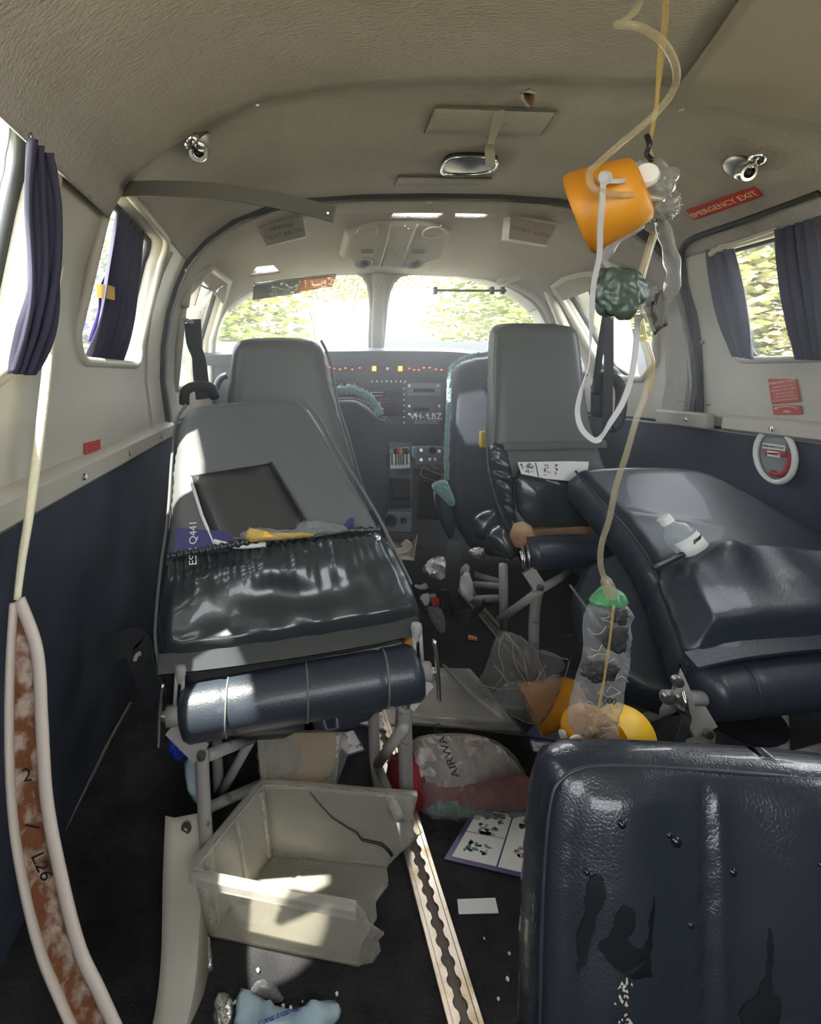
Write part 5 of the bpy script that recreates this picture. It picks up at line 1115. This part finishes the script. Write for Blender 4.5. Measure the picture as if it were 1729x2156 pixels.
# lid
o = thing('tub_cover', 'flat clear plastic tub lid lying on the aisle floor', 'lid', PZ(980, 1480, .02))
lq = [PZ(868, 1552, .03), PZ(1105, 1552, .03), PZ(1010, 1415, .035), PZ(895, 1408, .035)]
lq = [P(852, 1528, 1.19-.20), P(1102, 1548, .98), P(1000, 1418, 1.30), P(870, 1405, 1.33)]
lq = [PZ(835, 1520, .03), PZ(1104, 1545, .03), PZ(990, 1412, .03), PZ(845, 1405, .03)]
qm = quadmap(lq); mb = MB()
vs = []; K = 20
for i in range(K+1):
    for j in range(K+1):
        u, v_ = i/K, j/K; e_ = min(u, v_, 1-u, 1-v_); z_ = .010*sm(e_/.05)-.007*sm((e_-.09)/.05)+.003*nz((u, v_), 4); vs.append(qm(u, v_)+V((0, 0, z_)))
mesh('lid_panel', vs, [(i*(K+1)+j, i*(K+1)+j+1, (i+1)*(K+1)+j+1, (i+1)*(K+1)+j) for i in range(K) for j in range(K)], 'lid_plastic', o, solid=.0018)
tube('lid_rim', [p+V((0, 0, .0)) for p in lq], .006, 'lid_plastic', o, closed=True, seg=8)
tube('lid_ridge', [qm(.62, 1)+V((0, 0, .012)), qm(.75, .5)+V((0, 0, .012)), qm(.9, .05)+V((0, 0, .012))], .004, 'lid_plastic', o, seg=8)
tag(mesh('white_board', *(lambda p: ([*p]+[q+V((0, 0, -.004)) for q in p], [(0, 1, 2, 3), (4, 7, 6, 5), (0, 4, 5, 1), (1, 5, 6, 2), (2, 6, 7, 3), (3, 7, 4, 0)]))([PZ(1310, 1462, .02), PZ(1402, 1458, .02), PZ(1395, 1432, .02), PZ(1305, 1440, .02)]), 'paper', smooth=False), 'white flat board edge on the floor right of the hanging clear bag', 'board')
# clear film bag
o = thing('plastic_bag', 'empty clear plastic bag standing up crumpled behind the tub lid', 'bag', PZ(1110, 1500, 0))
cushion('bag_film', [P(x, y, Y) for x, y, Y in ((1000, 1440, 1.24), (1030, 1395, 1.24), (1045, 1350, 1.25), (1062, 1328, 1.25), (1095, 1335, 1.25), (1130, 1365, 1.24), (1200, 1385, 1.22), (1205, 1420, 1.2), (1180, 1450, 1.18), (1160, 1500, 1.14), (1110, 1520, 1.12), (1040, 1490, 1.16))], V((0, -1, .35)), .07, 'film_cloudy', o, r=.03, h=.007, disp=lambda x, y, d: .05*abs(noise.noise(V((x*12, y*8, 3))))+.02*abs(noise.noise(V((x*34, y*22, 3))))-.01)
crumple('bag_mouth', [P(x, y, 1.08) for x, y in ((1030, 1465), (1090, 1420), (1150, 1430), (1190, 1400), (1202, 1420), (1150, 1510), (1110, 1545), (1060, 1510))], V((0, -.7, .7)), 'film', o, .016, 25, .01, .007)
for pts in ([(1062, 1332), (1050, 1370), (1060, 1420), (1030, 1460)], [(1066, 1334), (1100, 1380), (1110, 1430)], [(1095, 1338), (1130, 1370), (1195, 1388)], [(1080, 1350), (1085, 1400), (1120, 1460), (1110, 1510)], [(1150, 1400), (1120, 1440), (1060, 1450), (1010, 1442)], [(1200, 1390), (1185, 1440), (1160, 1500)], [(1040, 1400), (1070, 1440), (1060, 1490)], [(1130, 1380), (1150, 1430), (1140, 1480)]):
    tube('film_fold', [P(x, y, 1.135+.05*(1450-y)/120*(1 if y < 1450 else .3)) for x, y in pts], .0011, 'lid_plastic', o, seg=6)
# clothing bag with lettering
o = thing('bag_of_linen', 'clear bag of white, red and green cloth lettered AIRWAYS in the aisle', 'bag', PZ(980, 1720, 0))
def lump(name, pts, m, T, amp=.008, s=20, k=0, puff=.01, base=None, r=.03, h=.006):
    N = V((0, -.62, .78)); O = PZ(980, 1660, .03); p = [onplane(x, y, O, N.normalized()) for x, y in pts]
    return cushion(name, p, N, T, m, o, r=r, h=h, puff=puff, disp=lambda x, y, d: (amp*2.2*abs(noise.noise(V((x*s, y*s, k))))+amp*1.3*abs(noise.noise(V((x*s*2.5, y*s*2, k)))))*sm(d/.015))
lump('red_cloth', [(825, 1580), (870, 1560), (905, 1640), (1000, 1640), (1060, 1625), (1115, 1615), (1135, 1660), (1140, 1700), (1080, 1712), (980, 1715), (890, 1720), (830, 1680), (815, 1630)], 'cloth_red', .07, .013, 26, k=3, h=.004)
lump('white_cloth', [(868, 1560), (880, 1540), (960, 1535), (1040, 1545), (1090, 1590), (1115, 1625), (1080, 1628), (1030, 1640), (1000, 1675), (970, 1680), (930, 1670), (872, 1665), (860, 1620)], 'cloth_white', .09, .012, 30, 1, .02, h=.004)
lump('green_cloth', [(885, 1672), (940, 1660), (985, 1682), (1060, 1700), (1138, 1695), (1136, 1740), (1060, 1745), (960, 1735), (895, 1722)], 'cloth_green', .075, .010, 34, 5, h=.004)
w_ = lump('clear_wrap', [(860, 1545), (900, 1530), (980, 1528), (1050, 1540), (1100, 1590), (1130, 1640), (1145, 1700), (1138, 1745), (1020, 1755), (900, 1745), (875, 1700), (858, 1640)], 'film_cloudy', .12, .008, 26, 8, .036)
Nn = V((0, -.62, .78)).normalized(); Ot = PZ(980, 1660, .03)+Nn*.040
rt = (onplane(935, 1560, Ot, Nn)-onplane(950, 1600, Ot, Nn)).normalized()
text('AIRWAYS', onplane(940, 1578, Ot, Nn), -(-rt), V((-1, .1, 0)), .022, 'letter_black', o, ext=.0006)
# safety cards on the floor
def floor_card(label, px, z=.004, ruled=True, m='paper', seed=1):
    q = [PZ(x, y, z) for x, y in px]; o = thing('safety_card', label, 'card', sum(q, V())/4)
    vs = q+[p-V((0, 0, .0015)) for p in q]; mesh('card_border', vs, [(0, 1, 2, 3), (4, 7, 6, 5), (0, 4, 5, 1), (1, 5, 6, 2), (2, 6, 7, 3), (3, 7, 4, 0)], 'navy_card', o, smooth=False)
    qm = quadmap(q); ins = [qm(a, b)+V((0, 0, .0004)) for a, b in ((.05, .06), (.96, .06), (.96, .97), (.05, .97))]; mesh('card_face', ins, [(0, 1, 2, 3)], m, o, smooth=False)
    U = (q[1]-q[0]).normalized(); W = (q[3]-q[0]).normalized()
    if ruled:
        tube('ruled_line', [qm(.44, .06)+V((0, 0, .0006)), qm(.42, .97)+V((0, 0, .0006))], .0012, 'navy_card', o, n=1, seg=5); tube('ruled_line', [qm(.05, .52)+V((0, 0, .0006)), qm(.42, .52)+V((0, 0, .0006))], .0004, 'navy_card', o, n=1, seg=5)
    sc_ = (q[1]-q[0]).length
    for u, v_, mm in ((.22, .28, ['figure_green', 'blue_wrap', 'letter_black', 'figure_green']), (.24, .62, ['figure_green', 'letter_black', 'figure_grey']), (.25, .86, ['figure_green', 'figure_grey', 'letter_black']), (.63, .35, ['figure_grey', 'figure_tan', 'figure_grey']), (.62, .82, ['letter_black', 'figure_grey']), (.86, .25, ['figure_tan', 'figure_yellow', 'letter_black'])):
        marks(o, qm(u, v_), U, W, V((0, 0, 1)), mm, 22, sc_*.09, sc_*.06, seed+int(u*100), sc_*.012, sc_*.04)
    return o
floor_card('large safety card with drawings lying between cloth bag and wet seat', [(935, 1808), (1190, 1868), (1200, 1730), (1000, 1700)])
floor_card('small dark safety card under the lower oxygen mask', [(1122, 1583), (1178, 1590), (1190, 1545), (1110, 1548)], ruled=False, seed=9)
tag(card('navy_booklet', None, [PZ(1106, 1548, .012), PZ(1180, 1560, .012), PZ(1200, 1528, .012), PZ(1130, 1520, .012)], 'navy_card', th=.006, N=V((0, 0, 1))), 'black booklet lying on the small safety card in the aisle', 'booklet')
floor_card('safety card on the floor under the near left seat roll', [(730, 1520), (830, 1545), (860, 1490), (775, 1468)], ruled=False, seed=14)
floor_card('safety card by the rear leg of the near left seat', [(705, 1600), (770, 1580), (745, 1535), (680, 1560)], ruled=False, seed=21)
q = [PZ(966, 1924, .002), PZ(1050, 1922, .002), PZ(1043, 1890, .002), PZ(963, 1893, .002)]; tag(card('paper_slip', None, q, 'paper', th=.001, N=V((0, 0, 1))), 'small blank white paper slip on the black carpet', 'paper')
# items beneath the near left seat
o = thing('tub_with_envelope', 'cloudy plastic tub holding a yellow envelope under the near left seat', 'tub', PZ(625, 1690, 0))
for nm, pts in (('tub_side', [(540, 1530, 1.0), (720, 1530, 1.02), (705, 1660, 1.0), (552, 1660, .97)]), ('tub_side', [(720, 1530, 1.02), (712, 1480, 1.22), (735, 1580, 1.18), (705, 1660, 1.0)]), ('tub_side', [(540, 1530, 1.0), (575, 1480, 1.2), (580, 1560, 1.18), (552, 1660, .97)])): mesh(nm, [P(*p) for p in pts], [(0, 1, 2, 3)], 'tub_plastic', o, solid=.003, smooth=False)
crumple('envelope', [P(x, y, 1.08) for x, y in ((580, 1520), (640, 1498), (705, 1520), (712, 1590), (690, 1645), (600, 1650), (585, 1600))], V((0, -1, .3)), 'foam_orange', o, .008, 15, .03, .01)
blob('bubble_wrap', (590, 1600), 1.03, .040, .02, .045, 'film_cloudy', o, .4, 2.5, 3, 3)
tag(crumple('yellow_wrapper', [P(x, y, 1.12) for x, y in ((520, 1512), (600, 1505), (605, 1535), (555, 1540))], V((0, -.6, .8)), 'yellow_bright', None), 'small yellow wrapper under the near left seat roll', 'wrapper')
def litter(name, label, pts, Y, m, cat, N=(0, -.6, .8), amp=.008, T=.012, s=45):
    x = crumple(name, [P(a, b, Y) if not isinstance(Y, str) else PZ(a, b, .008) for a, b in pts], V(N), m, None, amp, s, T, .006); tag(x, label, cat); return x
litter('foil_packet', 'shiny crumpled foil packet under the near left seat', [(468, 1540), (500, 1510), (540, 1520), (545, 1560), (490, 1575)], 1.0, 'foil', 'packet')
litter('blue_glove', 'pale blue medical wrapper hanging behind the near left seat leg', [(385, 1600), (430, 1600), (440, 1660), (425, 1705), (400, 1690), (388, 1650)], .93, 'blue_wrap', 'wrapper', (0, -1, 0))
blob_o = blob('bottle_stopper', (378, 1568), .95, .020, .02, .022, 'blue_deep', None, .3); tag(blob_o, 'deep blue plastic cap beside the left link of the near left seat', 'cap')
litter('white_wrapper', 'long white wrapper under the left seat roll', [(540, 1520), (600, 1490), (700, 1470), (712, 1490), (650, 1510), (580, 1530)], 1.1, 'cloth_white', 'wrapper')
# bottom-left litter
litter('blue_wrapper', 'pale blue printed medical wrapper on the floor at the bottom edge', [(488, 2170), (500, 2075), (530, 2085), (600, 2125), (680, 2100), (712, 2102), (722, 2128), (690, 2160), (640, 2180)], 'f', 'blue_wrap', 'wrapper', (0, -.2, 1), .014, .012, 26)
for k in range(4):
    a_ = PZ(560+k*22, 2150-k*9, .022)
    text(['STERILE', 'SINGLE USE', 'DRESSING', '||||'][k], a_, (1, .3, 0), (-.3, 1, 0), .006, 'blue_deep', bpy.data.objects['blue_wrapper'], ext=.0002)
litter('silver_packet', 'torn silver packet by the foot of the cream trim piece', [(442, 2170), (450, 2085), (490, 2090), (495, 2130), (470, 2180)], 'f', 'foil', 'packet', (0, -.2, 1), .012, .012, 60)
litter('silver_packet', 'glassy crumpled packet between tub and pale blue wrapper', [(520, 2085), (545, 2055), (585, 2075), (602, 2100), (570, 2105), (545, 2100)], 'f', 'film_cloudy', 'packet', (0, -.2, 1), .012, .010, 60)
litter('silver_packet', 'narrow glittering packet squeezed left of the tub front', [(428, 1950), (440, 1960), (452, 2030), (440, 2050), (428, 2010)], 'f', 'foil', 'packet', (0, -.2, 1), .010, .010, 60)
litter('white_wrapper', 'small white paper corner at the bottom edge on the pale blue wrapper', [(540, 2175), (570, 2150), (600, 2162), (610, 2190)], 'f', 'paper', 'wrapper', (0, -.2, 1), .006, .02, 60)
rr = random.Random(3)
for k in range(14):
    x, y = rr.uniform(450, 760), rr.uniform(2040, 2150)
    if k > 9: x, y = rr.uniform(1010, 1110), rr.uniform(1950, 2140)
    s_ = rr.uniform(.0012, .0028); b = blob('crumb', (x, y), .9, s_, s_, s_, 'paper', None, .5, 3, k, 1); pz = PZ(x, y, s_); b.location = pz-P(x, y, .9); tag(b, 'tiny white crumb on the carpet '+('beside the wet seat' if k > 9 else 'near the pale blue wrapper'), 'crumb', 'crumbs beside the wet seat' if k > 9 else 'crumbs near the pale blue wrapper')
# aisle ahead
tag(tube('ear_plug', [PZ(986, 1342, .008), PZ(996, 1344, .008), PZ(1005, 1346, .008)], lambda t: .0085-.002*t, 'orange_plug', seg=14), 'orange foam ear plug on the dark carpet in the aisle', 'ear plug')
o = thing('striped_packet', 'red, white and blue packet on the floor by the left seats', 'packet', PZ(905, 1262, .01))
for nm, m, pts in (('white_end', 'paper', [(882, 1254), (905, 1250), (908, 1266), (892, 1268)]), ('red_end', 'red_bright', [(905, 1258), (925, 1258), (929, 1268), (915, 1272)]), ('blue_flap', 'blue_wrap', [(900, 1250), (918, 1248), (922, 1256), (905, 1256)])):
    crumple(nm, [PZ(x, y, .02) for x, y in pts], V((0, -.5, .8)), m, o, .004, 60, .02, .006)
tag(crumple('clear_card_case', [PZ(x, y, .008) for x, y in ((895, 1275), (930, 1275), (942, 1318), (925, 1335), (905, 1295))], V((0, 0, 1)), 'film_cloudy', None, .004, 60), 'clear plastic case with studs lying in the aisle', 'case')
o = thing('seat_belt', 'black lap belt trailing off the right pilot seat onto the floor', 'seat belt', PZ(960, 1300, 0))
band('webbing', [P(958, 1140, 1.62), P(955, 1180, 1.55), P(952, 1230, 1.52), P(948, 1280, 1.52), P(965, 1300, 1.5), P(990, 1298, 1.45)], [V((1, .1, 0)), V((1, 0, 0)), V((1, .2, 0)), V((.8, .4, .2)), V((0, 1, .3)), V((0, 1, .2))], .042, .004, 'webbing', o)
tube('belt_buckle', [P(936, 1240, 1.5), P(940, 1262, 1.5), P(948, 1290, 1.5)], .012, 'black', o, seg=10)
band('webbing', [P(932, 1252, 1.55), P(940, 1285, 1.52), P(980, 1300, 1.5), P(1010, 1280, 1.5), P(1018, 1262, 1.5)], (0, -.4, 1), .035, .004, 'webbing', o)
litter('crumpled_film', 'crumpled clear and white film under the right pilot seat', [(885, 1200), (910, 1160), (940, 1150), (945, 1200), (930, 1235), (900, 1235)], 1.75, 'foil', 'film', (0, -.7, .7), .03, .02, 16)
litter('crumpled_film', 'crumpled newspaper-like scrap behind the black lap belt', [(968, 1222), (990, 1200), (1000, 1230), (995, 1270), (975, 1262)], 1.55, 'cloth_white', 'film', (0, -1, .3), .02, .02, 20)
litter('crumpled_film', 'sunlit silver scrap under the armrest of the tall right seat', [(985, 1150), (1010, 1142), (1025, 1155), (1020, 1180), (995, 1178)], 1.5, 'foil', 'film', (0, -.7, .7), .02, .02, 20)
litter('paper_scrap', 'beige paper scraps on the cockpit floor beside the pedestal', [(870, 1215), (895, 1205), (905, 1250), (880, 1262)], 1.95, 'cloth_white', 'paper', (0, -.3, 1), .02, .012, 16)
litter('seat_rubbish', 'small glinting film scrap on the floor under the near right seat', [(1185, 1330), (1200, 1322), (1208, 1335), (1195, 1345)], 1.3, 'foil', 'film', (0, -.3, 1), .01, .012, 50)
o = thing('pilot_seat_undercarriage', 'pale tubular frame of the right pilot seat near the floor', 'frame', PZ(1010, 1260, 0))
for a, b in ((P(978, 1195, 1.75), P(998, 1262, 1.72)), (P(965, 1215, 1.74), P(985, 1192, 1.76)), (P(990, 1262, 1.72), P(1050, 1260, 1.7)), (P(1000, 1210, 1.9), P(1050, 1225, 1.85))): tube('frame_tube', [a, b], .012, 'frame_paint', o, n=1)
tube('floor_cable', [PZ(880, 1235, .01), PZ(885, 1260, .01), PZ(900, 1290, .01)], .003, 'black', None, seg=6); tag(bpy.data.objects['floor_cable'], 'thin black cable on the floor beside the cable tray', 'cable')
# left wall lower: seat pocket-like dark pouch and floor edging
o = thing('wall_stowage', 'dark strap folded by the left wall behind the near left seat', 'strap', PZ(270, 1500, 0))
band('strap', [P(222, 1375, 1.02), P(285, 1352, 1.02), P(300, 1400, 1.0), P(330, 1480, .95)], (0, .6, 1), .05, .004, 'webbing', o); tube('strap_ring', [P(284, 1390, .97), P(288, 1380, .97), P(296, 1375, .97)], .004, 'cream', o)
struct(tube('trim_18', [PZ(-40, 2060, .004), PZ(150, 1720, .004), PZ(230, 1560, .004), PZ(275, 1480, .004)], .004, 'grey_strip', n=2, seg=8))
# keep the meshes of thin clutter off the floor line
